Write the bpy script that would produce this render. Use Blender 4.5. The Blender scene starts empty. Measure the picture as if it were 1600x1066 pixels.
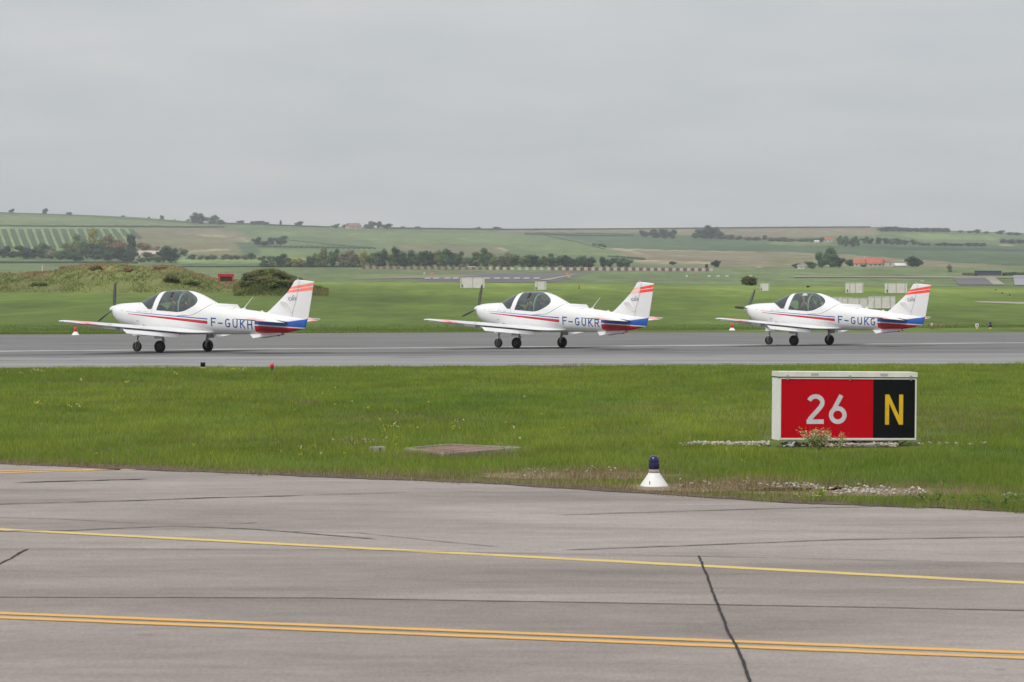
import bpy, bmesh, math, random
import numpy as np
from mathutils import Vector, Matrix
random.seed(7); rng = np.random.default_rng(7)
R = math.radians
scene = bpy.context.scene
COL = scene.collection
# ------------------------------------------------------------------ camera
F = 4000.0; YH = 477.53; CH = 1.592          # focal length in photo pixels, horizon row, eye height
cd = bpy.data.cameras.new('camera'); cam = bpy.data.objects.new('camera', cd); COL.objects.link(cam)
cam.location = (0, 0, CH); cam.rotation_euler = (R(90), 0, 0)
cd.sensor_width = 36; cd.lens = F / 1600 * 36; cd.shift_y = -(533 - YH) / 1600
cd.clip_start = .1; cd.clip_end = 20000
cd.dof.use_dof = True; cd.dof.focus_distance = 70; cd.dof.aperture_fstop = 13
scene.camera = cam
# ------------------------------------------------------------------ world (thin overcast over a clear sky)
SUN_EL, SUN_AZ = 52, 215                     # azimuth clockwise from +Y
w = bpy.data.worlds.new('World'); scene.world = w; w.use_nodes = True
nt = w.node_tree; nt.nodes.clear()
def N(t, **k):
    n = nt.nodes.new(t)
    for a, b in k.items(): setattr(n, a, b)
    return n
out = N('ShaderNodeOutputWorld'); bg = N('ShaderNodeBackground'); bg.inputs[1].default_value = .089
sky = N('ShaderNodeTexSky', sky_type='NISHITA'); sky.sun_disc = False
sky.sun_elevation = R(SUN_EL); sky.sun_rotation = R(SUN_AZ)
tc = N('ShaderNodeTexCoord'); sep = N('ShaderNodeSeparateXYZ'); nt.links.new(tc.outputs['Generated'], sep.inputs[0])
mz = N('ShaderNodeMath', operation='MAXIMUM'); mz.inputs[1].default_value = 0; nt.links.new(sep.outputs[2], mz.inputs[0])
az_ = N('ShaderNodeMath', operation='ADD'); az_.inputs[1].default_value = .16; nt.links.new(mz.outputs[0], az_.inputs[0])
dx = N('ShaderNodeMath', operation='DIVIDE'); nt.links.new(sep.outputs[0], dx.inputs[0]); nt.links.new(az_.outputs[0], dx.inputs[1])
dy = N('ShaderNodeMath', operation='DIVIDE'); nt.links.new(sep.outputs[1], dy.inputs[0]); nt.links.new(az_.outputs[0], dy.inputs[1])
cb = N('ShaderNodeCombineXYZ'); nt.links.new(dx.outputs[0], cb.inputs[0]); nt.links.new(dy.outputs[0], cb.inputs[1])
no = N('ShaderNodeTexNoise'); no.inputs['Scale'].default_value = 2.6; no.inputs['Detail'].default_value = 5; no.inputs['Roughness'].default_value = .5
nt.links.new(cb.outputs[0], no.inputs['Vector'])
cr = N('ShaderNodeValToRGB'); e = cr.color_ramp.elements
e[0].position = .36; e[0].color = (5.35, 5.62, 5.85, 1); e[1].position = .66; e[1].color = (6.15, 6.2, 6.2, 1)
nt.links.new(no.outputs[0], cr.inputs[0])
# brightness rises towards the zenith as in a real overcast
mr = N('ShaderNodeMapRange'); mr.inputs[1].default_value = 0; mr.inputs[2].default_value = 1; mr.inputs[3].default_value = .96; mr.inputs[4].default_value = 1.75
nt.links.new(sep.outputs[2], mr.inputs[0])
vm = N('ShaderNodeVectorMath', operation='SCALE'); nt.links.new(cr.outputs[0], vm.inputs[0]); nt.links.new(mr.outputs[0], vm.inputs['Scale'])
mx = N('ShaderNodeMixRGB'); mx.inputs[0].default_value = .93
nt.links.new(sky.outputs[0], mx.inputs[1]); nt.links.new(vm.outputs[0], mx.inputs[2])
nt.links.new(mx.outputs[0], bg.inputs[0]); nt.links.new(bg.outputs[0], out.inputs[0])
sl = bpy.data.lights.new('sun', 'SUN'); sl.energy = 1.9; sl.angle = R(10); sl.color = (1, .96, .9)
so = bpy.data.objects.new('sun', sl); COL.objects.link(so); so.location = (0, 0, 50)
a_ = R(SUN_AZ); sd = Vector((math.sin(a_) * math.cos(R(SUN_EL)), math.cos(a_) * math.cos(R(SUN_EL)), math.sin(R(SUN_EL))))
so.rotation_euler = sd.to_track_quat('Z', 'Y').to_euler()
scene.view_settings.view_transform = 'Standard'; scene.view_settings.look = 'None'
scene.view_settings.exposure = 0.20; scene.view_settings.gamma = 1; scene.view_settings.use_curve_mapping = False
scene.cycles.max_bounces = 8; scene.cycles.transparent_max_bounces = 12; scene.cycles.volume_bounces = 0
# ------------------------------------------------------------------ materials
MATS = {}
def mat(name, col=(.5, .5, .5), rough=.6, metal=0, spec=.5, noise=None, coat=0, bump=None, emit=None):
    """noise=(scale, amount, detail, stretch vec)"""
    if name in MATS: return MATS[name]
    m = bpy.data.materials.new(name); m.use_nodes = True; t = m.node_tree; b = t.nodes['Principled BSDF']
    b.inputs['Base Color'].default_value = (*col, 1); b.inputs['Roughness'].default_value = rough
    b.inputs['Metallic'].default_value = metal; b.inputs['Specular IOR Level'].default_value = spec
    if coat: b.inputs['Coat Weight'].default_value = coat; b.inputs['Coat Roughness'].default_value = .08
    if noise is None: noise = (6, .10, 4, (1, 1, 1))
    tc = t.nodes.new('ShaderNodeTexCoord'); mp = t.nodes.new('ShaderNodeMapping'); mp.inputs['Scale'].default_value = noise[3]
    n = t.nodes.new('ShaderNodeTexNoise'); n.inputs['Scale'].default_value = noise[0]; n.inputs['Detail'].default_value = noise[2]
    t.links.new(tc.outputs['Object'], mp.inputs[0]); t.links.new(mp.outputs[0], n.inputs['Vector'])
    m2 = t.nodes.new('ShaderNodeMapRange'); m2.inputs[1].default_value = .3; m2.inputs[2].default_value = .7
    m2.inputs[3].default_value = 1 - noise[1]; m2.inputs[4].default_value = 1 + noise[1]
    v = t.nodes.new('ShaderNodeVectorMath'); v.operation = 'SCALE'; v.inputs[0].default_value = col
    t.links.new(n.outputs[0], m2.inputs[0]); t.links.new(m2.outputs[0], v.inputs['Scale']); t.links.new(v.outputs[0], b.inputs['Base Color'])
    if bump:
        bm_ = t.nodes.new('ShaderNodeBump'); bm_.inputs['Strength'].default_value = bump[0]; bm_.inputs['Distance'].default_value = bump[1]
        t.links.new(n.outputs[0], bm_.inputs['Height']); t.links.new(bm_.outputs[0], b.inputs['Normal'])
    MATS[name] = m; return m
def white_paint(): return mat('white_gloss_paint', (.76, .76, .765), .28, coat=.5, noise=(1.3, .035, 3, (1, 1, 2)))
M_white = white_paint()
M_blue = mat('blue_paint', (.015, .10, .42), .3, coat=.4); M_red = mat('red_paint', (.50, .012, .03), .3, coat=.4)
M_navy = mat('navy_letter_paint', (.02, .085, .30), .35)
M_orange = mat('vivid_orange_red_paint', (.95, .085, .055), .4)
M_coral = mat('faded_coral_paint', (.93, .26, .20), .45)
M_pink = mat('faded_pink_paint', (.92, .50, .46), .5, noise=(5, .1, 3, (1, 1, 1)))
M_black = mat('black_rubber', (.018, .018, .02), .75); M_dark = mat('dark_grey_trim', (.035, .037, .04), .6)
M_seam = mat('panel_gap', (.10, .10, .11), .7)
M_metal = mat('bare_metal', (.45, .45, .46), .35, metal=.8); M_grey = mat('grey_enamel', (.42, .43, .44), .45)
M_lining = mat('cabin_lining', (.09, .10, .10), .8); M_seat = mat('seat_fabric', (.045, .055, .06), .9)
M_bar = mat('pale_green_frame', (.28, .38, .33), .5)
M_skin = mat('skin', (.42, .24, .17), .6); M_suit = mat('olive_flight_suit', (.12, .12, .07), .85); M_vest = mat('orange_brown_vest', (.45, .22, .05), .8)
M_cap = mat('pale_headset', (.55, .55, .52), .5); M_hair = mat('dark_hair', (.03, .022, .016), .8)
M_blade = mat('dark_prop_blade', (.085, .09, .085), .45)
def glass_mat(name, tint, refl=.09):
    m = bpy.data.materials.new(name); m.use_nodes = True; t = m.node_tree; t.nodes.clear()
    o = t.nodes.new('ShaderNodeOutputMaterial'); tr = t.nodes.new('ShaderNodeBsdfTransparent'); tr.inputs[0].default_value = (*tint, 1)
    g = t.nodes.new('ShaderNodeBsdfGlossy'); g.inputs['Roughness'].default_value = .03; g.inputs[0].default_value = (.9, .95, .95, 1)
    fr = t.nodes.new('ShaderNodeFresnel'); fr.inputs[0].default_value = 1.5
    ad = t.nodes.new('ShaderNodeMath'); ad.operation = 'ADD'; ad.inputs[1].default_value = refl; ad.use_clamp = True
    x = t.nodes.new('ShaderNodeMixShader'); t.links.new(fr.outputs[0], ad.inputs[0]); t.links.new(ad.outputs[0], x.inputs[0])
    t.links.new(tr.outputs[0], x.inputs[1]); t.links.new(g.outputs[0], x.inputs[2]); t.links.new(x.outputs[0], o.inputs[0]); return m
M_glass = glass_mat('tinted_canopy_glass', (.84, .97, .91), .09)
def attr_mat(name, rough=.9, n1=(.5, .25), n2=None, n3=None, transl=0, spec=.2, bump=None):
    """base colour from the mesh's own colour attribute, broken up by world-space noise. n=(scale, amount[, stretch])"""
    m = bpy.data.materials.new(name); m.use_nodes = True; t = m.node_tree; b = t.nodes['Principled BSDF']
    b.inputs['Roughness'].default_value = rough; b.inputs['Specular IOR Level'].default_value = spec
    at = t.nodes.new('ShaderNodeAttribute'); at.attribute_name = 'Col'; last = at.outputs['Color']
    geo = t.nodes.new('ShaderNodeNewGeometry')
    for nn in (n1, n2, n3):
        if not nn: continue
        mp = t.nodes.new('ShaderNodeMapping'); mp.inputs['Scale'].default_value = nn[2] if len(nn) > 2 else (1, 1, 1)
        t.links.new(geo.outputs['Position'], mp.inputs[0])
        n = t.nodes.new('ShaderNodeTexNoise'); n.inputs['Scale'].default_value = nn[0]; n.inputs['Detail'].default_value = 5; n.inputs['Roughness'].default_value = .6
        t.links.new(mp.outputs[0], n.inputs['Vector'])
        mr = t.nodes.new('ShaderNodeMapRange'); mr.inputs[1].default_value = .3; mr.inputs[2].default_value = .7
        mr.inputs[3].default_value = 1 - nn[1]; mr.inputs[4].default_value = 1 + nn[1]; t.links.new(n.outputs[0], mr.inputs[0])
        v = t.nodes.new('ShaderNodeVectorMath'); v.operation = 'SCALE'; t.links.new(last, v.inputs[0]); t.links.new(mr.outputs[0], v.inputs['Scale']); last = v.outputs[0]
    t.links.new(last, b.inputs['Base Color'])
    if transl:
        tl = t.nodes.new('ShaderNodeBsdfTranslucent'); t.links.new(last, tl.inputs[0]); mxs = t.nodes.new('ShaderNodeMixShader'); mxs.inputs[0].default_value = transl
        o = t.nodes['Material Output']; t.links.new(b.outputs[0], mxs.inputs[1]); t.links.new(tl.outputs[0], mxs.inputs[2]); t.links.new(mxs.outputs[0], o.inputs[0])
    return m
M_ground = attr_mat('grassland', n1=(.012, .20, (1, .3, 1)), n2=(.075, .30, (1, .22, 1)), n3=(.40, .22, (1, .25, 1)))
M_blades = attr_mat('grass_blades', .75, n1=(.13, .20, (1, .6, 1)), n2=(1.1, .18, (1, .4, 1)), transl=.35)
M_far_blades = attr_mat('far_grass_blades', .8, n1=(.03, .14, (1, .35, 1)), n2=(.25, .08, (1, .3, 1)), transl=.35)
M_veg = attr_mat('wild_vegetation', .85, n1=(.4, .25), transl=.25)
M_stone = attr_mat('white_gravel', .9, n1=(9, .15))
def pavement(name, base, dark, light, sx, patch, grain, streak_scale):
    m = bpy.data.materials.new(name); m.use_nodes = True; t = m.node_tree; b = t.nodes['Principled BSDF']
    b.inputs['Roughness'].default_value = .85; b.inputs['Specular IOR Level'].default_value = .25
    geo = t.nodes.new('ShaderNodeNewGeometry')
    def noise(scale, stretch, det=5, rough=.55, dist=0):
        mp = t.nodes.new('ShaderNodeMapping'); mp.inputs['Scale'].default_value = stretch; t.links.new(geo.outputs['Position'], mp.inputs[0])
        n = t.nodes.new('ShaderNodeTexNoise'); n.inputs['Scale'].default_value = scale; n.inputs['Detail'].default_value = det
        n.inputs['Roughness'].default_value = rough; n.inputs['Distortion'].default_value = dist; t.links.new(mp.outputs[0], n.inputs['Vector']); return n.outputs[0]
    def ramp(src, stops):
        r = t.nodes.new('ShaderNodeValToRGB'); el = r.color_ramp.elements
        el[0].position, el[0].color = stops[0][0], (*stops[0][1], 1); el[1].position, el[1].color = stops[-1][0], (*stops[-1][1], 1)
        for p, c in stops[1:-1]: q = el.new(p); q.color = (*c, 1)
        t.links.new(src, r.inputs[0]); return r.outputs[0]
    def mul(a, b_):
        x = t.nodes.new('ShaderNodeMixRGB'); x.blend_type = 'MULTIPLY'; x.inputs[0].default_value = 1; t.links.new(a, x.inputs[1]); t.links.new(b_, x.inputs[2]); return x.outputs[0]
    c = ramp(noise(patch, sx, 5, .55, 1.6), [(.3, dark), (.52, base), (.72, light)])
    g = grain
    c = mul(c, ramp(noise(streak_scale, (sx[0] * .5, 1, 1), 6, .65, .4), [(.3, (.80, .79, .78)), (.5, (1, 1, 1)), (.7, (1.10, 1.10, 1.10))]))
    c = mul(c, ramp(noise(60, (1, .35, 1), 3, .8), [(.25, (1 - g, 1 - g, 1 - g)), (.75, (1 + g, 1 + g, 1 + g))]))
    c = mul(c, ramp(noise(7, (.4, 1, 1), 5, .7), [(.3, (.89, .89, .89)), (.7, (1.09, 1.09, 1.09))]))
    t.links.new(c, b.inputs['Base Color'])
    bp = t.nodes.new('ShaderNodeBump'); bp.inputs['Strength'].default_value = .25; bp.inputs['Distance'].default_value = .004
    t.links.new(noise(90, (1, 1, 1), 2), bp.inputs['Height']); t.links.new(bp.outputs[0], b.inputs['Normal'])
    return m
M_apron = pavement('worn_apron_concrete', (.285, .248, .226), (.215, .185, .168), (.335, .298, .275), (.34, 1, 1), .42, .20, 1.3)
M_slab = pavement('rough_apron_strip', (.255, .220, .199), (.195, .168, .15), (.30, .265, .243), (.25, 1, 1), .6, .22, 1.8)
M_taxi = pavement('dark_taxiway_asphalt', (.165, .160, .158), (.108, .104, .105), (.215, .209, .205), (.13, 1, 1), .8, .10, 1.4)
M_shoulder = pavement('pale_taxiway_shoulder', (.245, .24, .238), (.19, .185, .186), (.285, .28, .275), (.09, 1, 1), .45, .08, 1.1)
def worn(name, col, under, wear=.42, sc=5, st=(.5, 1.6, 1)):
    m = bpy.data.materials.new(name); m.use_nodes = True; t = m.node_tree; b = t.nodes['Principled BSDF']; b.inputs['Roughness'].default_value = .8
    geo = t.nodes.new('ShaderNodeNewGeometry'); n = t.nodes.new('ShaderNodeTexNoise'); n.inputs['Scale'].default_value = sc; n.inputs['Detail'].default_value = 8; n.inputs['Roughness'].default_value = .75
    mp = t.nodes.new('ShaderNodeMapping'); mp.inputs['Scale'].default_value = st; t.links.new(geo.outputs['Position'], mp.inputs[0]); t.links.new(mp.outputs[0], n.inputs['Vector'])
    r = t.nodes.new('ShaderNodeValToRGB'); r.color_ramp.elements[0].position = wear - .07; r.color_ramp.elements[0].color = (*under, 1)
    r.color_ramp.elements[1].position = wear + .07; r.color_ramp.elements[1].color = (*col, 1); t.links.new(n.outputs[0], r.inputs[0]); t.links.new(r.outputs[0], b.inputs['Base Color']); return m
M_yel = worn('worn_yellow_line', (.60, .44, .14), (.42, .34, .18), .42); M_yel2 = worn('worn_orange_yellow_line', (.64, .36, .09), (.45, .31, .16), .40)
M_wline = worn('worn_white_line', (.62, .60, .57), (.22, .21, .205), .47, .5, (.35, 1.5, 1))
M_crack = mat('tar_filled_crack', (.028, .026, .026), .8, spec=.2); M_joint = mat('dirty_joint', (.165, .15, .14), .9)
# ------------------------------------------------------------------ mesh helpers
def link(name, me, m=None, parent=None, kind=None):
    o = bpy.data.objects.new(name, me); COL.objects.link(o)
    if m is not None and me is not None:
        for x in (m if isinstance(m, (list, tuple)) else [m]):
            if len(me.materials) < (len(m) if isinstance(m, (list, tuple)) else 1): me.materials.append(x)
    if parent: o.parent = parent
    if kind: o['kind'] = kind
    return o
def mesh(name, v, f, smooth=False):
    me = bpy.data.meshes.new(name); me.from_pydata([tuple(p) for p in v], [], [tuple(q) for q in f]); me.validate(); me.update()
    if smooth: me.polygons.foreach_set('use_smooth', [True] * len(me.polygons))
    return me
def np_mesh(name, V, Fc, cols=None, smooth=False):
    """V (n,3) array, Fc (m,k) array"""
    me = bpy.data.meshes.new(name); k = Fc.shape[1]
    me.vertices.add(len(V)); me.vertices.foreach_set('co', V.astype(np.float32).ravel())
    me.loops.add(Fc.size); me.loops.foreach_set('vertex_index', Fc.astype(np.int32).ravel())
    me.polygons.add(len(Fc)); me.polygons.foreach_set('loop_start', np.arange(0, Fc.size, k, dtype=np.int32)); me.polygons.foreach_set('loop_total', np.full(len(Fc), k, dtype=np.int32))
    if smooth: me.polygons.foreach_set('use_smooth', np.ones(len(Fc), bool))
    me.update()
    if cols is not None:
        a = me.color_attributes.new('Col', 'FLOAT_COLOR', 'POINT'); c = np.ones((len(V), 4), np.float32); c[:, :3] = cols; a.data.foreach_set('color', c.ravel())
    return me
def bm_mesh(name, bm, smooth=False):
    bmesh.ops.recalc_face_normals(bm, faces=bm.faces[:])
    me = bpy.data.meshes.new(name); bm.to_mesh(me); bm.free()
    if smooth: me.polygons.foreach_set('use_smooth', [True] * len(me.polygons))
    return me
def tag(o, label, cat, group=None):
    o['label'] = label; o['category'] = cat
    if group: o['group'] = group
    return o
def empty(name, loc, rz=0, label=None, cat=None, group=None):
    o = bpy.data.objects.new(name, None); COL.objects.link(o); o.location = loc; o.rotation_euler = (0, 0, rz)
    if label: tag(o, label, cat, group)
    return o
def add_box(bm, c, s, rot=None, bev=0):
    r = bmesh.ops.create_cube(bm, size=1); vs = r['verts']
    M = Matrix.Translation(c) @ (rot.to_4x4() if rot else Matrix()) @ Matrix.Diagonal((*s, 1))
    bmesh.ops.transform(bm, matrix=M, verts=vs)
    if bev: bmesh.ops.bevel(bm, geom=list({e for v in vs for e in v.link_edges}), offset=bev, segments=2, affect='EDGES')
def add_tube(bm, pts, rad, seg=8, caps=True):
    pts = [Vector(p) for p in pts]; rad = rad if isinstance(rad, (list, tuple)) else [rad] * len(pts); rings = []
    for i, p in enumerate(pts):
        d = (pts[min(i + 1, len(pts) - 1)] - pts[max(i - 1, 0)]).normalized()
        u = d.orthogonal().normalized() if i == 0 else (u - d * u.dot(d)).normalized()
        v = d.cross(u); rings.append([bm.verts.new(p + (u * math.cos(a) + v * math.sin(a)) * rad[i]) for a in [2 * math.pi * k / seg for k in range(seg)]])
    for a, b in zip(rings, rings[1:]):
        for k in range(seg): bm.faces.new((a[k], a[(k + 1) % seg], b[(k + 1) % seg], b[k]))
    if caps: bm.faces.new(rings[0][::-1]); bm.faces.new(rings[-1])
def add_lathe(bm, prof, seg=20, axis='Z', org=(0, 0, 0)):
    rings = []; org = Vector(org)
    for r, z in prof:
        rg = []
        for k in range(seg):
            a = 2 * math.pi * k / seg; p = (r * math.cos(a), r * math.sin(a), z)
            if axis == 'Y': p = (p[0], p[2], p[1])
            if axis == 'X': p = (p[2], p[0], p[1])
            rg.append(bm.verts.new(org + Vector(p)))
        rings.append(rg)
    for a, b in zip(rings, rings[1:]):
        for k in range(seg): bm.faces.new((a[k], a[(k + 1) % seg], b[(k + 1) % seg], b[k]))
    if prof[0][0] > 1e-4: bm.faces.new(rings[0])
    if prof[-1][0] > 1e-4: bm.faces.new(rings[-1])
    bmesh.ops.remove_doubles(bm, verts=[v for v in bm.verts], dist=1e-5)
def box_obj(name, c, s, m, parent=None, bev=0, rot=None):
    bm = bmesh.new(); add_box(bm, c, s, rot, bev); return link(name, bm_mesh(name, bm), m, parent)
def tube_obj(name, pts, rad, m, parent=None, seg=8):
    bm = bmesh.new(); add_tube(bm, pts, rad, seg); return link(name, bm_mesh(name, bm, True), m, parent)
def lathe_obj(name, prof, m, parent=None, seg=20, axis='Z', org=(0, 0, 0)):
    bm = bmesh.new(); add_lathe(bm, prof, seg, axis, org); return link(name, bm_mesh(name, bm, True), m, parent)
# stroke lettering: polylines thickened into flat quads -------------------------------------------------
def arc(cx, cy, rx, ry, a0, a1, n=12): return [(cx + rx * math.cos(R(a0 + (a1 - a0) * i / n)), cy + ry * math.sin(R(a0 + (a1 - a0) * i / n))) for i in range(n + 1)]
GL = {  # unit height 1, width .72, strokes given on centre lines
 'F': [[(.09, 0), (.09, 1)], [(.0, .91), (.70, .91)], [(.09, .50), (.60, .50)]],
 '-': [[(0, .42), (.7, .42)]],
 'G': [arc(.36, .66, .27, .255, 35, 180, 10) + arc(.36, .345, .27, .255, 180, 360, 12) + [(.63, .46), (.38, .46)]],
 'U': [[(.09, 1)] + arc(.36, .345, .27, .255, 180, 360, 12) + [(.63, 1)]],
 'K': [[(.09, 0), (.09, 1)], [(.66, 1), (.14, .42)], [(.27, .56), (.68, 0)]],
 'H': [[(.09, 0), (.09, 1)], [(.63, 0), (.63, 1)], [(.09, .5), (.63, .5)]],
 'R': [[(.09, 0), (.09, 1)], [(.09, .91), (.40, .91)] + arc(.40, .70, .23, .21, 90, -90, 8) + [(.09, .49)], [(.38, .49), (.66, 0)]],
 '2': [arc(.315, .72, .235, .205, 162, -18, 14) + [(.49, .57), (.13, .18), (.09, .075)], [(.005, .075), (.60, .075)]],
 '6': [arc(.31, .30, .235, .225, 0, 360, 26), [(.155, .46), (.43, .97)]],
 'C': [arc(.36, .5, .28, .42, 50, 310, 14)], 'A': [[(.02, 0), (.36, 1), (.70, 0)], [(.15, .35), (.57, .35)]],
 'T': [[(0, .93), (.72, .93)], [(.36, 0), (.36, .93)]], 'S': [arc(.36, .72, .26, .22, 30, 270, 10) + arc(.36, .28, .26, .22, 90, -150, 10)],
}
def stroke_quads(poly, wd, sub=.08):
    P = [Vector(p) for p in poly]; Q = [P[0]]
    for a, b in zip(P, P[1:]):
        n = max(1, int((b - a).length / sub)); Q += [a.lerp(b, (i + 1) / n) for i in range(n)]
    closed = (Q[0] - Q[-1]).length < 1e-4
    L, Rr = [], []
    for i, p in enumerate(Q):
        a = Q[i - 1] if i > 0 else (Q[-2] if closed else None); b = Q[i + 1] if i < len(Q) - 1 else (Q[1] if closed else None)
        d1 = (p - a).normalized() if a is not None else (b - p).normalized(); d2 = (b - p).normalized() if b is not None else d1
        n1 = Vector((-d1.y, d1.x)); n2 = Vector((-d2.y, d2.x)); m = (n1 + n2)
        m = m.normalized() if m.length > 1e-3 else n1
        k = min(1 / max(m.dot(n1), .45), 1.8); L.append(p + m * k * wd / 2); Rr.append(p - m * k * wd / 2)
    v = []; f = []
    for i in range(len(Q)): v += [L[i], Rr[i]]
    for i in range(len(Q) - 1): f.append((2 * i, 2 * i + 1, 2 * i + 3, 2 * i + 2))
    return v, f
def glyph(ch, wd=.16, sub=.08):
    V, Fc = [], []
    for n_, s in enumerate(GL[ch]):
        v, f = stroke_quads(s, wd, sub); o = len(V); V += [Vector((p.x, p.y, n_)) for p in v]; Fc += [tuple(i + o for i in q) for q in f]
    return V, Fc
# ------------------------------------------------------------------ terrain
_tY = np.array([0, 150, 190, 230, 270, 300, 330, 355, 380, 430, 600, 800, 900, 1000, 1150, 1300, 1400], float)
_tP = np.array([0, 520, 502, 486, 469, 458, 449, 443.5, 441, 442, 447, 446.5, 444, 438, 428, 419.5, 416.5], float)
_fy = np.arange(150, 1401, 2.0); _fp = np.interp(_fy, _tY, _tP)
_z = CH + (YH - _fp) * _fy / F; _z[0] = 0
_k = np.exp(-.5 * (np.arange(-12, 13) / 5.) ** 2); _k /= _k.sum(); _z2 = np.convolve(np.pad(_z, 12, 'edge'), _k, 'valid'); _z2[:2] = 0; _z2 = np.maximum(_z2, 0)
SKX = np.array([-1500, 0, 60, 150, 220, 290, 345, 400, 500, 560, 700, 800, 1000, 1200, 1370, 1392, 1445, 1500, 1600, 3000])
SKY = np.array([318, 331.5, 333.5, 336.5, 340, 345.5, 349, 349.5, 353, 355.5, 357, 358.5, 357.5, 356, 355, 354, 359, 361, 364.5, 372.])
def PYH(px, t):
    s = np.interp(px, SKX, SKY); g = np.clip(t, 0, 1) ** .92
    g = g + .012 * np.sin(px * .011 + t * 9) * np.sin(np.pi * np.clip(t, 0, 1))
    return 416.5 + (s - 416.5) * g
def T(x, Y):
    x = np.asarray(x, float); Y = np.asarray(Y, float); px = 800 + F * x / np.maximum(Y, 40)
    z = np.interp(Y, _fy, _z2); z = np.where(Y <= 150, 0, z)
    cb_ = np.exp(-((Y - 390) / 110) ** 2) * np.clip((px - 700) / 900, 0, 1.3) * 9
    z = z - cb_ * Y / F * np.clip((Y - 200) / 80, 0, 1)
    t = (Y - 1400) / 2100
    zh = CH + (YH - PYH(px, t)) * np.minimum(Y, 3500) / F - np.maximum(Y - 3500, 0) * .12
    return np.where(Y > 1400, zh, z)
def proj(x, Y, z): return 800 + F * x / Y, YH - F * (z - CH) / Y
def gp(px, py, lo=900, hi=3500, steps=260):
    """ground point seen in the direction (px, py), between depths lo and hi"""
    if lo == 0: Y = F * CH / (py - YH); return Vector(((px - 800) / F * Y, Y, 0))
    Ys = np.linspace(lo, hi, steps); X = (px - 800) / F * Ys; P = YH - F * (T(X, Ys) - CH) / Ys
    i = int(np.argmax(P <= py)) if (P <= py).any() else steps - 1
    if i > 0:
        f_ = (P[i - 1] - py) / max(P[i - 1] - P[i], 1e-6); Y = Ys[i - 1] + f_ * (Ys[i] - Ys[i - 1])
    else: Y = Ys[0]
    x = (px - 800) / F * Y; return Vector((x, Y, float(T(x, Y))))
# field colours (crops), each polygon outlined as it lies on the slope
G1 = (.105, .150, .055); G2 = (.065, .108, .045); G3 = (.135, .180, .062); DG = (.035, .055, .028); BR = (.20, .172, .105); PA = (.31, .27, .16); GB = (.165, .158, .078); LG = (.165, .235, .075)
FIELDS = [
 (G1, [(-3000, 300), (4600, 300), (4600, 430), (-3000, 430)]),
 (G3, [(-3000, 300), (260, 338), (350, 349), (350, 353), (200, 352), (-3000, 350)]),
 (DG, [(-3000, 350.5), (0, 351.5), (200, 353), (350, 353.5), (350, 355.5), (200, 355.5), (0, 354), (-3000, 353)]),
 (G2, [(0, 335), (150, 340), (300, 348), (300, 348.8), (150, 341), (0, 336)]),
 (LG, [(-3000, 354), (0, 354.5), (205, 356), (215, 362), (205, 376), (150, 392), (0, 395), (-3000, 395)]),
 (GB, [(205, 357), (350, 355.5), (378, 362), (398, 378), (365, 399), (290, 397), (240, 388), (205, 378)]),
 (BR, [(250, 360), (340, 358), (368, 365), (385, 376), (360, 372), (300, 368)]), (PA, [(305, 366), (350, 367), (355, 371), (320, 370)]), (PA, [(368, 367), (376, 370), (390, 380), (385, 380)]),
 (PA, [(290, 392), (360, 388), (362, 391), (290, 396)]),
 (G2, [(366, 380), (400, 378), (440, 384), (585, 384), (585, 388), (440, 392), (400, 400), (380, 395)]),
 (G3, [(400, 360), (560, 362), (800, 366), (960, 385), (1000, 396), (930, 400), (850, 396), (790, 385), (590, 381), (560, 372), (400, 368)]),
 (G1, [(400, 352), (1000, 360), (1000, 364), (800, 364), (400, 358)]),
 (G1, [(400, 369), (560, 373), (585, 383), (450, 384), (400, 378)]),
 (GB, [(590, 382), (780, 386), (792, 396), (740, 400), (640, 392)]), (PA, [(770, 385), (782, 386.5), (793, 393), (788, 393)]),
 (LG, [(280, 402), (400, 400), (480, 402), (500, 412), (280, 412)]), (G2, [(280, 412), (480, 413), (480, 416), (280, 416)]),
 (G3, [(405, 388), (520, 390), (520, 404), (405, 404)]),
 (BR, [(775, 358), (1385, 354), (1390, 362), (1370, 368), (1200, 371), (1180, 372), (1000, 364), (780, 363)]),
 (DG, [(700, 355), (1380, 352.5), (1380, 355.5), (1000, 357.5), (700, 358.5)]),
 (DG, [(820, 363), (990, 365), (990, 367.5), (900, 368), (820, 365)]),
 (G2, [(870, 367), (1000, 367), (1200, 373), (1260, 377), (1600, 383), (4600, 388), (4600, 420), (1600, 416), (1500, 411), (1380, 402), (1330, 398), (1230, 394), (1100, 392), (950, 387)]),
 (G3, [(1200, 376), (1290, 379), (1320, 384), (1240, 384), (1200, 382)]), (DG, [(1340, 385), (1600, 389), (1600, 393), (1400, 391)]),
 (BR, [(950, 388), (1100, 392.5), (1230, 394.5), (1330, 398), (1380, 403), (1500, 411), (1600, 416), (4600, 420), (4600, 432), (1150, 432), (1130, 418), (1000, 413)]),
 (PA, [(955, 388), (975, 388), (1010, 398), (990, 396)]), (PA, [(985, 405), (1120, 410), (1120, 413), (990, 410)]), (PA, [(955, 389), (1180, 393.5), (1180, 395), (960, 391)]),
 (G2, [(950, 399), (1008, 403), (1008, 407), (960, 405)]),
 (GB, [(1200, 396), (1340, 400), (1320, 414), (1200, 414)]),
 (G1, [(1370, 357), (1600, 365), (1600, 374), (1480, 374), (1400, 372), (1370, 366)]),
 (LG, [(1400, 366), (1460, 366), (1565, 370), (1560, 375), (1440, 374.5)]), (PA, [(1560, 382), (1582, 382), (1582, 384), (1560, 384)]),
 (G1, [(-3000, 413), (1000, 414), (1140, 417), (1140, 420), (-3000, 420)]),
]
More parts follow.
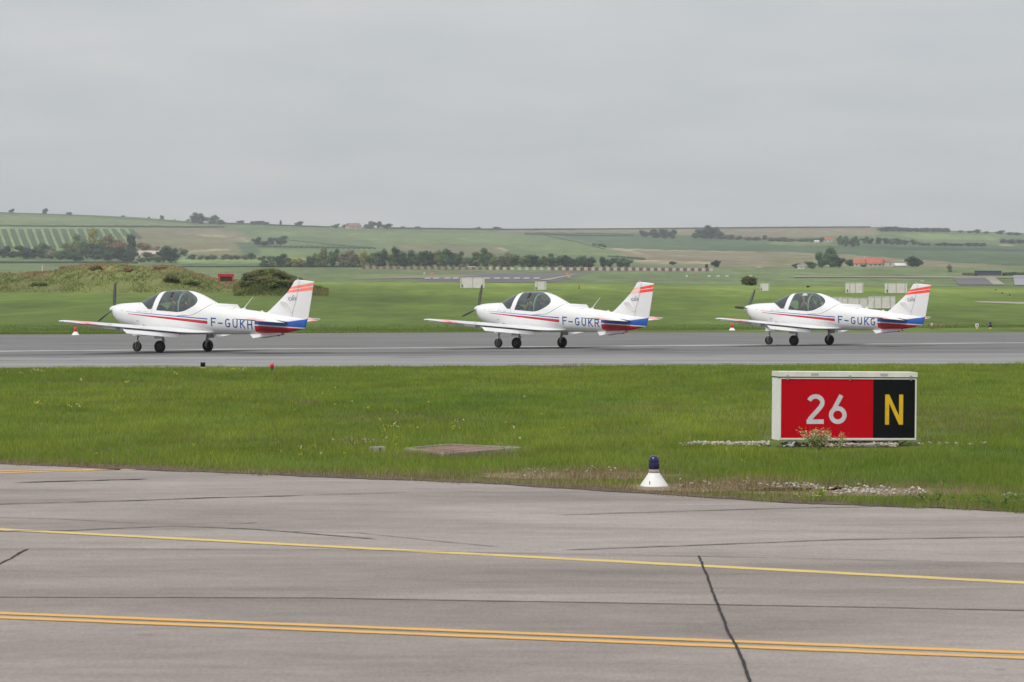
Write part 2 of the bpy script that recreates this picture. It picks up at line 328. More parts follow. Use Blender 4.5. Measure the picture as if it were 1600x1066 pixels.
def in_poly(px, py, poly):
    c = np.zeros(px.shape, bool); n = len(poly)
    for i in range(n):
        x1, y1 = poly[i]; x2, y2 = poly[(i + 1) % n]
        if y1 == y2: continue
        c ^= ((y1 > py) != (y2 > py)) & (px < (x2 - x1) * (py - y1) / (y2 - y1) + x1)
    return c
def build_ground():
    cols = np.concatenate([np.linspace(-6000, -200, 40, False), np.arange(-200, 1800, 5.0), np.linspace(1800, 7600, 40)])
    rows = np.concatenate([np.linspace(150, 420, 70, False), np.linspace(420, 1400, 90, False), np.linspace(1400, 3500, 230), [3530, 3600, 3750, 3850]])
    PX, YY = np.meshgrid(cols, rows); X = (PX - 800) / F * YY; X = np.clip(X, -3000, 3000); Z = T(X, YY)
    _, PY = proj(X, YY, Z)
    C = np.zeros(PX.shape + (3,)); C[:] = (.100, .150, .023)
    wob = 1.2 * np.sin(PX * .043) + .9 * np.sin(PX * .017 + YY * .03)
    # near pasture: fresher, yellower towards the crest
    k = np.clip((YY - 265) / 70, 0, 1)[..., None] ** 1.3; C = C * (1 - k) + np.array((.160, .215, .042)) * k
    st = (.5 + .5 * np.sin(YY * .11 + PX * .004))[..., None] * .12; C *= (1 - st)
    far = (YY > 420); C[far] = (.115, .16, .055)
    m = far & (PY < 437) & (YY < 1400); C[m] = (.125, .165, .06)
    hill = YY >= 1400
    jx = PX + 1.5 * np.sin(PY * 1.7) ; jy = PY + .35 * np.sin(PX * .21) + .25 * np.sin(PX * .083)
    for col, poly in FIELDS:
        C[hill & in_poly(jx, jy, poly)] = col
    b = hill & (YY > 3420); C[b] = C[b] * .8
    # parallel vine rows read as fine alternate banding on most slopes
    band = .5 + .5 * np.sin(PY * 3.4 + PX * .05 * np.sin(PX * .004)); C[hill] *= (1 + .14 * (band[hill][:, None] - .5))
    nr, nc = PX.shape; idx = np.arange(nr * nc).reshape(nr, nc)
    Fq = np.stack([idx[:-1, :-1], idx[:-1, 1:], idx[1:, 1:], idx[1:, :-1]], -1).reshape(-1, 4)
    V = np.stack([X, YY, Z], -1).reshape(-1, 3)
    # flat foreground joined on
    V2 = np.array([[-3000, -80, 0], [3000, -80, 0], [3000, 150, 0], [-3000, 150, 0]], float); o = len(V)
    V = np.vstack([V, V2]); Fq = np.vstack([Fq, [[o, o + 1, o + 2, o + 3]]]); C = np.vstack([C.reshape(-1, 3), [[.10, .14, .025]] * 4])
    link('ground', np_mesh('ground', V, Fq, C, True), M_ground, kind='structure')
build_ground()
def sheet(name, pts, z, m, kind='structure'):
    return link(name, mesh(name, [(p[0], p[1], z) for p in pts], [tuple(range(len(pts)))]), m, kind=kind)
def g0(px, py): return gp(px, py, 0)
# ------------------------------------------------------------------ pavements
EDGE = [(-500, 706), (0, 727), (200, 735), (400, 743), (600, 751), (800, 760), (930, 768), (1060, 777), (1180, 785), (1300, 790), (1450, 796), (1600, 803), (2100, 828)]
ep = [g0(*p) for p in EDGE]
sheet('apron', [(-120, ep[0].y + 20), *[(p.x, p.y) for p in ep], (120, 5), (120, -70), (-120, -70)], .012, M_apron)
def ext(p, q, a, b):
    d = (q - p); return p - d * a, q + d * b
j1 = [g0(*q) for q in [(-400, 858), (0, 860), (500, 862), (920, 870), (1100, 873), (1650, 885), (2000, 893)]]; j2 = [g0(*q) for q in [(2000, 967), (1650, 959), (1250, 951), (900, 945), (500, 938.5), (0, 937), (-400, 936)]]
sheet('apron_strip', [(p.x, p.y) for p in j1 + j2], .0135, M_slab)
n0, n1 = ext(g0(0, 576), g0(1600, 569.5), 2, 2); f0, f1 = ext(g0(0, 523.2), g0(1600, 515.5), 1.2, 1.2); m0, m1 = ext(g0(0, 559), g0(1600, 552.5), 1.4, 1.4)
sheet('taxiway', [m0, m1, f1, f0], .008, M_taxi); sheet('taxiway_shoulder', [n0, n1, m1, m0], .008, M_shoulder)
def strip(name, pts, wd, m, z, jit=0, parent=None, taper=False, sub=0):
    P = [Vector((p[0], p[1])) for p in pts]
    if sub:
        Q = [P[0]]
        for a, b in zip(P, P[1:]):
            n = max(1, int((b - a).length / sub)); Q += [a.lerp(b, (i + 1) / n) for i in range(n)]
        P = Q
    V = []; Fc = []
    for i, p in enumerate(P):
        d = (P[min(i + 1, len(P) - 1)] - P[max(i - 1, 0)]).normalized(); n = Vector((-d.y, d.x))
        ww = wd * (1 + random.uniform(-jit, jit)) / 2; off = n * random.uniform(-jit, jit) * wd * .7
        if taper and i in (0, len(P) - 1): ww *= .2
        V += [(*(p + n * ww + off), z), (*(p - n * ww + off), z)]
    for i in range(len(P) - 1): Fc.append((2 * i, 2 * i + 1, 2 * i + 3, 2 * i + 2))
    return link(name, mesh(name, V, Fc), m, parent, kind='structure')
ca, cb2 = ext(g0(0, 549.3), g0(1600, 536), .8, .8); strip('taxiway_centre_line', [ca, cb2], 1.0, M_wline, .012, .0, sub=1)
sa, sb = ext(g0(1500, 516.8), g0(1600, 516.2), 0, 1.2); strip('taxiway_edge_line', [sa, sb], 1.4, M_wline, .012)
strip('yellow_line', ext(g0(0, 830.5), g0(1600, 914.5), 1, 1), .125, M_yel, .0155, .05, sub=.12)
for dd in (-3.4, 3.4): strip('double_yellow_line', ext(g0(0, 966 + dd), g0(1600, 1029 + dd * 1.25), 1, 1), .085, M_yel2, .0155, .06, sub=.12)
for dd in (0, 3.4): strip('faded_orange_line', [g0(-200, 744 + dd), g0(0, 738.3 + dd), g0(110, 736 + dd * .6), g0(215 - dd * 8, 736.2)], .11, M_yel2, .0155, .1, sub=.2)
def crack(pts, wd, m=M_crack, jit=.35, sub=.09, gaps=0):
    P = [g0(*p) for p in pts]; Q = [P[0]]
    for a, b in zip(P, P[1:]):
        n = max(1, int((b - a).length / .35)); Q += [a.lerp(b, (i + 1) / n) + Vector((random.uniform(-.010, .010), random.uniform(-.012, .012), 0)) for i in range(n)]
    if not gaps: strip('pavement_crack', Q, wd, m, .0165, jit, taper=True, sub=sub); return
    i = 0
    while i < len(Q) - 2:
        n = random.randint(3, 9); strip('pavement_crack', Q[i:i + n], wd * random.uniform(.5, 1.2), m, .0165, jit, taper=True, sub=sub); i += n - (1 if random.random() > gaps else -random.randint(1, 3))
crack([(1091, 872), (1100, 893), (1110, 915), (1122, 945), (1133, 975), (1147, 1010), (1160, 1040), (1176, 1075)], .0145, jit=.22, sub=.06)
crack([(44, 861), (30, 868), (18, 877), (0, 886), (-60, 905)], .02)
crack([(-50, 937), (500, 938.5), (900, 945), (1250, 951), (1650, 959)], .015, M_joint, .3)
crack([(-50, 859.5), (500, 862), (920, 870), (1100, 873), (1650, 885)], .018, M_joint, .3)
crack([(20, 757), (230, 751), (430, 745.5)], .05, gaps=.5); crack([(-40, 792), (180, 786), (320, 781), (480, 777), (640, 772)], .035, gaps=.25); crack([(-40, 834), (110, 832), (270, 825), (400, 830), (520, 840), (590, 846)], .03, M_joint, gaps=.2)
crack([(-40, 810), (90, 814), (220, 821), (330, 822)], .03, M_joint, gaps=.4); crack([(870, 808), (1060, 802), (1200, 798), (1360, 795)], .035, gaps=.2); crack([(880, 863), (1100, 855), (1300, 847), (1650, 841)], .028, M_joint, gaps=.15)
crack([(440, 833), (560, 836), (700, 850), (780, 858)], .022, M_joint, gaps=.4); crack([(640, 765), (760, 772), (900, 776)], .02, M_joint, gaps=.5); crack([(360, 822), (390, 820.5), (400, 820)], .03)
crack([(215, 996.5), (238, 997)], .035, M_crack); crack([(1555, 1051), (1575, 1052)], .035, M_crack)
for k in range(46):   # tar patches and seams along the taxiway
    py = random.choice([random.uniform(526, 545), random.uniform(552, 574)]); px = random.uniform(-100, 1500); L = random.uniform(20, 160)
    P = [g0(px, py), g0(px + L * .5, py + random.uniform(-.5, .5) - L * .002), g0(px + L, py - L * .004)]
    strip('tar_seam', P, random.uniform(.06, .26), mat('old_tar', (.075, .073, .075), .8), .014, .3, taper=True, sub=.8)
strip('dark_streak', [g0(-60, 556), g0(700, 551), g0(1660, 543.5)], 1.7, mat('darker_asphalt', (.10, .097, .099), .85, noise=(.6, .4, 6, (.3, 1, 1))), .011, .5, sub=1.2)  # darker band along the taxiway, broken up by noise
# far runway seen beyond the crest
def drape(name, quad, m, nx=24, ny=8, dz=.12, lo=700, hi=1500):
    V = []; Fc = []
    for j in range(ny + 1):
        for i in range(nx + 1):
            u, v = i / nx, j / ny; a = Vector(quad[0]).lerp(Vector(quad[1]), u); b = Vector(quad[3]).lerp(Vector(quad[2]), u); p = a.lerp(b, v)
            q = gp(p.x, p.y, lo, hi); V.append((q.x, q.y, q.z + dz))
    for j in range(ny):
        for i in range(nx): k = j * (nx + 1) + i; Fc.append((k, k + 1, k + nx + 2, k + nx + 1))
    return link(name, mesh(name, V, Fc, True), m, kind='structure')
M_far_asph = mat('distant_runway_asphalt', (.11, .10, .105), .9, noise=(.02, .2, 4, (1, 1, 1))); M_far_pale = mat('distant_pale_strip', (.27, .25, .20), .9, noise=(.02, .2, 4, (1, 1, 1)))
drape('far_runway', [(640, 441.5), (865, 441.5), (925, 427), (735, 427)], M_far_asph); drape('far_runway_shoulder', [(540, 437), (700, 435), (760, 430.5), (640, 431)], mat('far_dirt_strip', (.19, .16, .115), .95), dz=.2)
drape('far_runway_edge', [(840, 439), (858, 439), (900, 430), (893, 430)], M_far_pale, 4, 6, .3)
for k in range(12): x = 662 + k * 15.5 + random.uniform(-2, 2); drape('runway_threshold_marking', [(x, 437.8 ), (x + 9.5, 437.8), (x + 11, 434.6), (x + 2, 434.6)], mat('distant_white_paint', (.28, .27, .275), .8), 2, 2, .35)
drape('side_runway', [(1497, 446), (1552, 446), (1538, 433), (1490, 433)], M_far_asph, dz=.2); drape('side_runway_verge', [(1552, 446), (1570, 446), (1553, 433), (1538, 433)], M_far_pale, 6, 6, .25)
drape('side_taxiway', [(1586, 452), (1640, 460), (1640, 430), (1583, 431)], mat('distant_grey_strip', (.26, .26, .29), .9), 6, 8, .2)
drape('far_perimeter_road', [(1240, 434.3), (1700, 435.4), (1700, 433.6), (1240, 432.8)], M_far_pale, 30, 2, .3)
def near_drape(name, quad, m): return drape(name, quad, m, 30, 6, .03, 150, 370)
near_drape('pale_path', [(1530, 473), (1720, 480), (1720, 474.5), (1520, 471)], mat('pale_gravel_path', (.30, .28, .22), .95))
# ------------------------------------------------------------------ grass (countless blades)
def blades(name, x, y, z, h, wd, cols, m, lean=.35):
    n = len(x); a = rng.uniform(0, 2 * np.pi, n); ca, sa = np.cos(a), np.sin(a); la = rng.uniform(0, 2 * np.pi, n); lh = h * rng.uniform(0, lean, n)
    V = np.zeros((n, 3, 3)); V[:, 0] = np.stack([x - ca * wd / 2, y - sa * wd / 2, z - .01], -1); V[:, 1] = np.stack([x + ca * wd / 2, y + sa * wd / 2, z - .01], -1)
    V[:, 2] = np.stack([x + np.cos(la) * lh, y + np.sin(la) * lh, z + h], -1)
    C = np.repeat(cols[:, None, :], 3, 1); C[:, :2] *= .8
    o = link(name, np_mesh(name, V.reshape(-1, 3), np.arange(3 * n).reshape(n, 3), C.reshape(-1, 3)), m, kind='stuff'); return o
def field(x, y, s=1.):  # cheap smooth random field
    return (np.sin(x * .9 * s + 1.3 * np.sin(y * .31 * s)) + np.sin(y * .53 * s + 1.7 * np.sin(x * .47 * s + 2)) + np.sin((x * .37 - y * .71) * s + 4)) / 3
ex = np.array([p.x for p in ep]); ey = np.array([p.y for p in ep])
def edgeY(x): return np.interp(x, ex, ey)
dn = n1 - n0
def taxY(x): return n0.y + (x - n0.x) * dn.y / dn.x
def near_grass():
    n = 860000; u = rng.uniform(0, 1, n); Y = 18 * (72 / 18.) ** u; X = rng.uniform(-1, 1, n) * (.215 * Y + 2)
    eo = .07 * np.sin(X * 3.1) + .05 * np.sin(X * 7 + 2) + .05 * np.sin(X * 17.3 + 1) - .06
    ok = (Y > edgeY(X) - .03 + eo) & (Y < taxY(X) - .05 + .25 * np.sin(X * 2.1) * np.sin(X * .7)); X, Y = X[ok], Y[ok]; n = len(X)
    d = Y - edgeY(X); px = 800 + F * X / Y; py = YH + F * CH / Y
    dry = np.exp(-(np.maximum(d, 0) / .55) ** 1.5) * (.85 + .30 * np.sin(X * 1.3) * np.sin(X * .37 + 1))
    # dry worn patches with sparse straw
    for cx, cy, rx, ry, s in [(900, 745, 170, 11, .97), (1130, 763, 170, 12, .95), (1330, 768, 170, 13, .9), (720, 715, 120, 5, .5), (1500, 772, 110, 7, .6), (680, 748, 170, 7, .8), (480, 631, 20, 3, .7), (570, 694, 40, 5, .4), (1420, 690, 60, 5, .4), (1300, 655, 200, 16, .25), (1480, 660, 120, 25, .25), (620, 655, 130, 9, .22), (200, 600, 160, 6, .18), (1000, 640, 90, 10, .2), (350, 690, 120, 8, .15), (870, 575, 50, 2.5, .6), (340, 574, 25, 2, .7)]:
        dry = np.maximum(dry, s * np.exp(-(((px - cx) / rx) ** 2 + ((py - cy) / ry) ** 2) ** 2))
    dry = np.clip(dry + .06 * field(X, Y, 3), 0, 1)
    isdry = rng.uniform(0, 1, n) < dry * .88 + .05
    f = field(X, Y * .5, .8); f2 = field(X * 2.3, Y * 1.4, 1.6)
    lush = np.clip((px - 1120) / 60, 0, 1) * np.exp(-(np.maximum(d, 0) / .42) ** 2) * (1 + .5 * np.sin(X * 5))
    isdry &= rng.uniform(0, 1, n) > lush * .8; dry = dry * (1 - .8 * np.clip(lush, 0, 1))
    h = (.036 + .022 * f2 + rng.uniform(0, .045, n) + .035 * lush) * (1 - .62 * dry * (~isdry)); h *= np.where(Y > 50, 1.15, 1)
    tuft = (field(X * 3.1, Y * 3.1, 1.4) > .62); h = np.where(tuft, h * 1.35, h)
    wd = .0044 * (Y / 22) ** .8 * rng.uniform(.7, 1.5, n)
    g = np.zeros((n, 3)); g[:] = (.215, .30, .042); g += np.stack([.044 * f + .026 * f2, .032 * f + .018 * f2, .006 * f], -1)
    g *= rng.uniform(.70, 1.3, (n, 1)); yl = rng.uniform(0, 1, n) < .10; g[yl] = g[yl] * (1.55, 1.2, 1.2)
    g[tuft] *= (.86, .92, .9)
    st = np.array([(.34, .26, .14), (.24, .15, .085), (.22, .20, .08), (.42, .34, .21)])[rng.integers(0, 4, n)] * rng.uniform(.7, 1.2, (n, 1))
    g[isdry] = st[isdry]
    for cx, cy, rx, ry in [(1140, 697, 68, 2.6), (1345, 697.5, 75, 4), (1375, 773, 75, 4.5), (1330, 768, 55, 4), (1240, 764, 50, 2.5), (1022, 764, 30, 6), (722, 705, 80, 4)]:   # thin and short where the gravel lies
        m_ = np.exp(-(((px - cx) / rx) ** 2 + ((py - cy) / ry) ** 2) ** 2); h = h * (1 - .88 * m_); wd = wd * (1 - .5 * m_)
    m_ = ((px > 1195) & (px < 1440) & (py > 688) & (py < 707)); h = np.where(m_, h * .33, h)
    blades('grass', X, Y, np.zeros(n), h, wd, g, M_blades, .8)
    # soil and straw litter under the worn verge
near_grass()
V = []; Fc = []
xs = np.linspace(-6.5, 6.5, 260)
for i, x in enumerate(xs): e0 = float(edgeY(x)); V += [(x, e0 - .03 - .05 * math.sin(x * 3.1) - .03 * math.sin(x * 9) - .05 * random.random(), .017), (x, e0 + .35 + .15 * math.sin(x * 3), .020)]
for i in range(len(xs) - 1): Fc.append((2 * i, 2 * i + 2, 2 * i + 3, 2 * i + 1))
link('verge_soil', mesh('verge_soil', V, Fc), mat('dark_brown_soil', (.10, .066, .046), .95, noise=(9, .45, 6, (1, 1, 1))), kind='structure')
def patch(name, c, rx, ry, m, z=.004, n=40, jit=.18):
    return link(name, mesh(name, [(c[0] + rx * math.cos(2 * math.pi * i / n) * (1 + random.uniform(-jit, jit)), c[1] + ry * math.sin(2 * math.pi * i / n) * (1 + random.uniform(-jit, jit)), z) for i in range(n)], [tuple(range(n))]), m, kind='structure')
M_soil = mat('dry_stony_soil', (.25, .19, .13), .95, noise=(6, .35, 6, (1, 1, 1)))
patch('bare_soil', g0(900, 744), 1.0, .55, M_soil); patch('bare_soil', g0(1130, 762), 1.1, .55, M_soil); patch('bare_soil', g0(1340, 769), 1.1, .5, M_soil)
def far_grass():
    n = 200000; Y = 136 * (178 / 136.) ** rng.uniform(0, 1, n); X = rng.uniform(-1, 1, n) * (.215 * Y + 6)
    df = f1 - f0; fy = f0.y + (X - f0.x) * df.y / df.x; ok = Y > np.maximum(fy - .1 + .5 * np.sin(X * .9) * np.sin(X * .23), 100); ok &= ~((X / Y * F + 800 > 1515) & (np.abs(YH - F * (T(X, Y) - CH) / Y - 473) < 2.3)); X, Y = X[ok], Y[ok]; kp = rng.uniform(0, 1, len(X)) < np.clip((182 - Y) / 34, 0, 1) + np.exp(-(Y - (f0.y + (X - f0.x) * df.y / df.x)) / 5); X, Y = X[kp], Y[kp]; n = len(X)
    d = Y - (f0.y + (X - f0.x) * df.y / df.x); z = T(X, Y)
    f = field(X * .18, Y * .07); f2 = field(X * .6, Y * .25)
    g = np.zeros((n, 3)); g[:] = (.145, .215, .034); k = np.clip((Y - 240) / 60, 0, 1)[:, None]; g = g * (1 - k) + np.array((.225, .275, .04)) * k
    g *= (1 + .10 * f[:, None] + .10 * f2[:, None] * .5) * rng.uniform(.94, 1.06, (n, 1))
    dr = rng.uniform(0, 1, n) < np.exp(-d / 2.5) * .45 + .02; g[dr] = np.array((.24, .18, .08)) * rng.uniform(.7, 1.2, (dr.sum(), 1))
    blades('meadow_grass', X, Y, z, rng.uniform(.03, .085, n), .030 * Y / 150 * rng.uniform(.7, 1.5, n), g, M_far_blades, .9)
far_grass()
# yellow flowers in the grass
def flowers():
    V = []; Fc = []; C = []
    spots = [(50, 587, 22, 3, 12), (60, 641, 10, 4, 9), (123, 642, 12, 4, 6), (128, 599, 4, 2, 3), (200, 606, 5, 2, 3), (275, 590, 6, 2, 4), (180, 650, 12, 4, 4), (600, 680, 25, 10, 12), (708, 677, 10, 8, 9), (630, 695, 40, 10, 7), (800, 680, 30, 12, 4), (890, 683, 25, 10, 4), (1285, 605, 5, 2, 2), (560, 710, 30, 8, 7), (380, 582, 35, 3, 8), (610, 640, 500, 50, 18), (420, 720, 250, 15, 14), (1100, 720, 200, 20, 9)]
    for px, py, sx, sy, n in spots:
        for _ in range(n):
            p = g0(px + random.gauss(0, sx * .5), max(582, py + random.gauss(0, sy * .5)))
            if p.y < float(edgeY(p.x)) + .1: continue
            h = random.uniform(.09, .17) if py > 660 else random.uniform(.09, .12); r = .0052 * (p.y / 25) ** .6; c = (.62, .50, .05) if random.random() > .2 else (.7, .7, .5)
            for k in range(3):
                a = random.uniform(0, 3.14); q = Vector((p.x + random.uniform(-.02, .02), p.y + random.uniform(-.02, .02), h + random.uniform(-.02, .01))); o = len(V)
                u = Vector((math.cos(a), math.sin(a), 0)) * r; v = Vector((0, 0, 1)) * r + Vector((-math.sin(a), math.cos(a), 0)) * r * .5
                V += [q - u - v, q + u - v, q + u + v, q - u + v]; Fc.append((o, o + 1, o + 2, o + 3)); C += [c] * 4
            o = len(V); V += [(p.x - .002, p.y, 0), (p.x + .002, p.y, 0), (p.x + .001, p.y, h), (p.x - .001, p.y, h)]; Fc.append((o, o + 1, o + 2, o + 3)); C += [(.14, .2, .04)] * 4
    link('meadow_flowers', np_mesh('meadow_flowers', np.array([tuple(v) for v in V]), np.array(Fc), np.array(C)), M_veg, kind='stuff')
flowers()
# ------------------------------------------------------------------ gravel
def gravel(name, spots, smin, smax):
    base = bmesh.new(); bmesh.ops.create_icosphere(base, subdivisions=1, radius=1); bv = np.array([v.co[:] for v in base.verts]); bf = np.array([[v.index for v in f.verts] for f in base.faces]); base.free()
    V = []; Fc = []; C = []; o = 0
    for px, py, sx, sy, n in spots:
        for _ in range(n):
            p = g0(px + random.uniform(-1, 1) * sx, py + random.gauss(0, .45) * sy); s = random.uniform(smin, smax)
            v = bv * (s * random.uniform(.7, 1.3), s * random.uniform(.7, 1.3), s * random.uniform(.5, .9)) * (1 + rng.uniform(-.22, .22, bv.shape)); V.append(v + (p.x, p.y, .012 + random.random() * .03)); Fc.append(bf + o); o += len(bv); C.append(np.tile(np.array((.48, .43, .37)) * random.uniform(.55, 1.15), (len(bv), 1)))
    link(name, np_mesh(name, np.vstack(V), np.vstack(Fc), np.vstack(C)), M_stone, kind='stuff')
gravel('white_gravel_by_sign', [(1140, 697.0, 62, 1.4, 620), (1085, 698, 25, .8, 50), (1345, 697.0, 58, 2.8, 900), (1270, 698, 50, 1.3, 200), (1480, 697, 60, 1, 25)], .010, .022)
gravel('pale_verge_stones', [(1230, 763, 50, 2, 60), (1375, 773, 72, 5, 150), (1330, 768, 60, 5, 60), (1130, 758, 70, 6, 45), (890, 738, 80, 8, 22), (1590, 780, 30, 3, 20)], .006, .018)
# ------------------------------------------------------------------ aircraft
def pchip(xs, ys):
    xs = np.array(xs, float); ys = np.array(ys, float); h = np.diff(xs); d = np.diff(ys) / h; m = np.zeros(len(xs)); m[0], m[-1] = d[0], d[-1]
    for i in range(1, len(xs) - 1):
        if d[i - 1] * d[i] > 0: w1, w2 = 2 * h[i] + h[i - 1], h[i] + 2 * h[i - 1]; m[i] = (w1 + w2) / (w1 / d[i - 1] + w2 / d[i])
    def f(x):
        i = min(max(int(np.searchsorted(xs, x)) - 1, 0), len(xs) - 2); t = (x - xs[i]) / h[i]; t2, t3 = t * t, t ** 3
        return (2 * t3 - 3 * t2 + 1) * ys[i] + (t3 - 2 * t2 + t) * h[i] * m[i] + (-2 * t3 + 3 * t2) * ys[i + 1] + (t3 - t2) * h[i] * m[i + 1]
    return f
ST = [  # x, z top, z widest, z bottom, half width
 (-5.06, 1.13, .98, .835, .03), (-4.6, 1.20, .97, .735, .10), (-4.2, 1.25, .97, .675, .16), (-3.5, 1.345, 1.0, .64, .26), (-3.1, 1.395, 1.01, .628, .315), (-2.47, 1.47, 1.04, .615, .40),
 (-2.24, 1.505, 1.05, .612, .43), (-2.0, 1.55, 1.07, .61, .46), (-1.6, 1.62, 1.10, .608, .51), (-1.39, 1.668, 1.11, .606, .53), (-1.0, 1.84, 1.13, .604, .555), (-.69, 1.972, 1.15, .603, .565), (-.3, 2.070, 1.15, .605, .57), (.25, 2.098, 1.16, .62, .57),
 (.55, 2.092, 1.16, .64, .57), (.89, 2.046, 1.17, .66, .565), (1.13, 1.975, 1.18, .68, .56), (1.37, 1.880, 1.19, .70, .55), (1.58, 1.775, 1.2, .73, .54), (1.73, 1.700, 1.21, .745, .53), (1.86, 1.687, 1.22, .76, .52), (2.1, 1.68, 1.24, .80, .50), (2.4, 1.667, 1.28, .88, .46),
 (2.62, 1.653, 1.32, .965, .415), (2.8, 1.633, 1.37, 1.09, .36), (2.92, 1.603, 1.41, 1.22, .27), (2.975, 1.578, 1.44, 1.30, .185)]
_x = [s[0] for s in ST]; f_zt, f_zw, f_zb, f_w = [pchip(_x, [s[i] for s in ST]) for i in (1, 2, 3, 4)]
def lowexp(x): return 2.5
def side_y(x, z):
    zt, zw, zb, hw = f_zt(x), f_zw(x), f_zb(x), f_w(x)
    if z >= zw: u = min((z - zw) / (zt - zw), 1); return hw * (1 - u ** 2.05) ** (1 / 2.05)
    u = min((zw - z) / (zw - zb), 1); return hw * (1 - u ** 2.5) ** (1 / 2.5)
def fuselage_bm():
    bm = bmesh.new(); xs = list(np.linspace(-5.06, -1.8, 40)) + list(np.linspace(-1.7, 1.9, 90)) + list(np.linspace(1.95, 2.7, 16)) + [2.76, 2.82, 2.86, 2.9, 2.93, 2.955, 2.975]; n = 72; rings = []
    for x in xs:
        zt, zw, zb, hw = f_zt(x), f_zw(x), f_zb(x), f_w(x); rg = []
        for k in range(n):
            a = 2 * math.pi * k / n; c, s = math.cos(a), math.sin(a)
            if s >= 0: y = hw * math.copysign(abs(c) ** (2 / 2.05), c); z = zw + (zt - zw) * s ** (2 / 2.05)
            else: y = hw * math.copysign(abs(c) ** (2 / 2.5), c); z = zw - (zw - zb) * (-s) ** (2 / 2.5)
            rg.append(bm.verts.new((x, y, z)))
        rings.append(rg)
    for a, b in zip(rings, rings[1:]):
        for k in range(n): bm.faces.new((a[k], a[(k + 1) % n], b[(k + 1) % n], b[k]))
    bm.faces.new(rings[0]); bm.faces.new(rings[-1]); bmesh.ops.recalc_face_normals(bm, faces=bm.faces[:]); return bm
def inpoly(x, z, P):
    c = False
    for i in range(len(P)):
        x1, z1 = P[i]; x2, z2 = P[(i + 1) % len(P)]
        if (z1 > z) != (z2 > z) and x < (x2 - x1) * (z - z1) / (z2 - z1) + x1: c = not c
    return c
def cut(bm, P, axes=(0, 2)):
    """score the mesh along the outline P drawn in the given plane"""
    i, j = axes; x0, x1 = min(p[0] for p in P), max(p[0] for p in P); z0, z1 = min(p[1] for p in P), max(p[1] for p in P)
    for k in range(len(P)):
        a, b = P[k], P[(k + 1) % len(P)]; d = (b[0] - a[0], b[1] - a[1]); l = math.hypot(*d)
        if l < 1e-6: continue
        no = [0, 0, 0]; no[i] = -d[1] / l; no[j] = d[0] / l; co = [0, 0, 0]; co[i], co[j] = a
        ax0, ax1 = min(a[0], b[0]) - .04, max(a[0], b[0]) + .04; az0, az1 = min(a[1], b[1]) - .04, max(a[1], b[1]) + .04
        fs = [f for f in bm.faces if max(v.co[i] for v in f.verts) > ax0 and min(v.co[i] for v in f.verts) < ax1 and max(v.co[j] for v in f.verts) > az0 and min(v.co[j] for v in f.verts) < az1]
        if not fs: continue
        geom = fs + list({e for f in fs for e in f.edges}) + list({v for f in fs for v in f.verts})
        bmesh.ops.bisect_plane(bm, geom=geom, dist=1e-5, plane_co=co, plane_no=no)
def paint(bm, P, mi, axes=(0, 2)):
    cut(bm, P, axes)
    for f in bm.faces:
        c = f.calc_center_median()
        if inpoly(c[axes[0]], c[axes[1]], P): f.material_index = mi
def take(bm, test):
    """move the faces that pass the test into a new bmesh"""
    nb = bm.copy(); a = [f for f in bm.faces if test(f.calc_center_median())]; bmesh.ops.delete(bm, geom=a, context='FACES')
    b = [f for f in nb.faces if not test(f.calc_center_median())]; bmesh.ops.delete(nb, geom=b, context='FACES'); return nb
def foil(sections, n=14):
    """sections: (LE, TE, thickness ratio, normal)"""
    bm = bmesh.new(); rings = []
    for LE, TE, t, nr in sections:
        LE, TE, nr = Vector(LE), Vector(TE), Vector(nr); c = (TE - LE).length; up, lo = [], []
        for k in range(n + 1):
            s = .5 * (1 - math.cos(math.pi * k / n)); th = 5 * t * c * (.2969 * math.sqrt(s) - .126 * s - .3516 * s * s + .2843 * s ** 3 - .1015 * s ** 4) + .002
            p = LE.lerp(TE, s); up.append(bm.verts.new(p + nr * th)); lo.append(bm.verts.new(p - nr * th * .85))
        rings.append(up + lo[::-1])
    m = len(rings[0])
    for a, b in zip(rings, rings[1:]):
        for k in range(m): bm.faces.new((a[k], a[(k + 1) % m], b[(k + 1) % m], b[k]))
    bm.faces.new(rings[0]); bm.faces.new(rings[-1][::-1]); bmesh.ops.recalc_face_normals(bm, faces=bm.faces[:]); return bm
SIDE_BLUE = [(2.13, 1.380), (.35, 1.264), (-1.40, 1.150), (-1.40, 1.110), (.35, 1.236), (2.13, 1.370)]
SIDE_RED = [(2.03, 1.310), (.3, 1.195), (-1.40, 1.068), (-1.40, .962), (.3, 1.125), (1.3, 1.222), (2.03, 1.290)]
TAIL_BLUE = [(-3.19, 1.072), (-4.42, 1.045), (-5.30, 1.165), (-5.20, .845), (-4.9, .853), (-3.19, .955)]
TAIL_RED = [(-3.19, .913), (-4.87, .822), (-4.95, .80), (-4.21, .60), (-3.30, .66), (-3.19, .72)]
WIND = [(1.76, 1.73), (1.72, 1.69), (1.56, 1.675), (1.42, 1.63), (1.28, 1.55), (1.16, 1.475), (1.13, 1.458), (.985, 1.455), (.93, 1.62), (.895, 1.85), (.87, 2.02), (.86, 2.3), (1.76, 2.3)]
CANO = [(.77, 1.418), (.71, 1.64), (.68, 1.85), (.665, 2.02), (.66, 2.3), (-.22, 2.3), (-.28, 2.062), (-.42, 2.02), (-.60, 1.945), (-.75, 1.86), (-.83, 1.78), (-.865, 1.70), (-.84, 1.62), (-.76, 1.55), (-.64, 1.485), (-.50, 1.42), (-.36, 1.378), (-.14, 1.356), (.27, 1.385)]
cache = {}
def geti(key, fn):
    if key not in cache: cache[key] = fn()
    return cache[key]
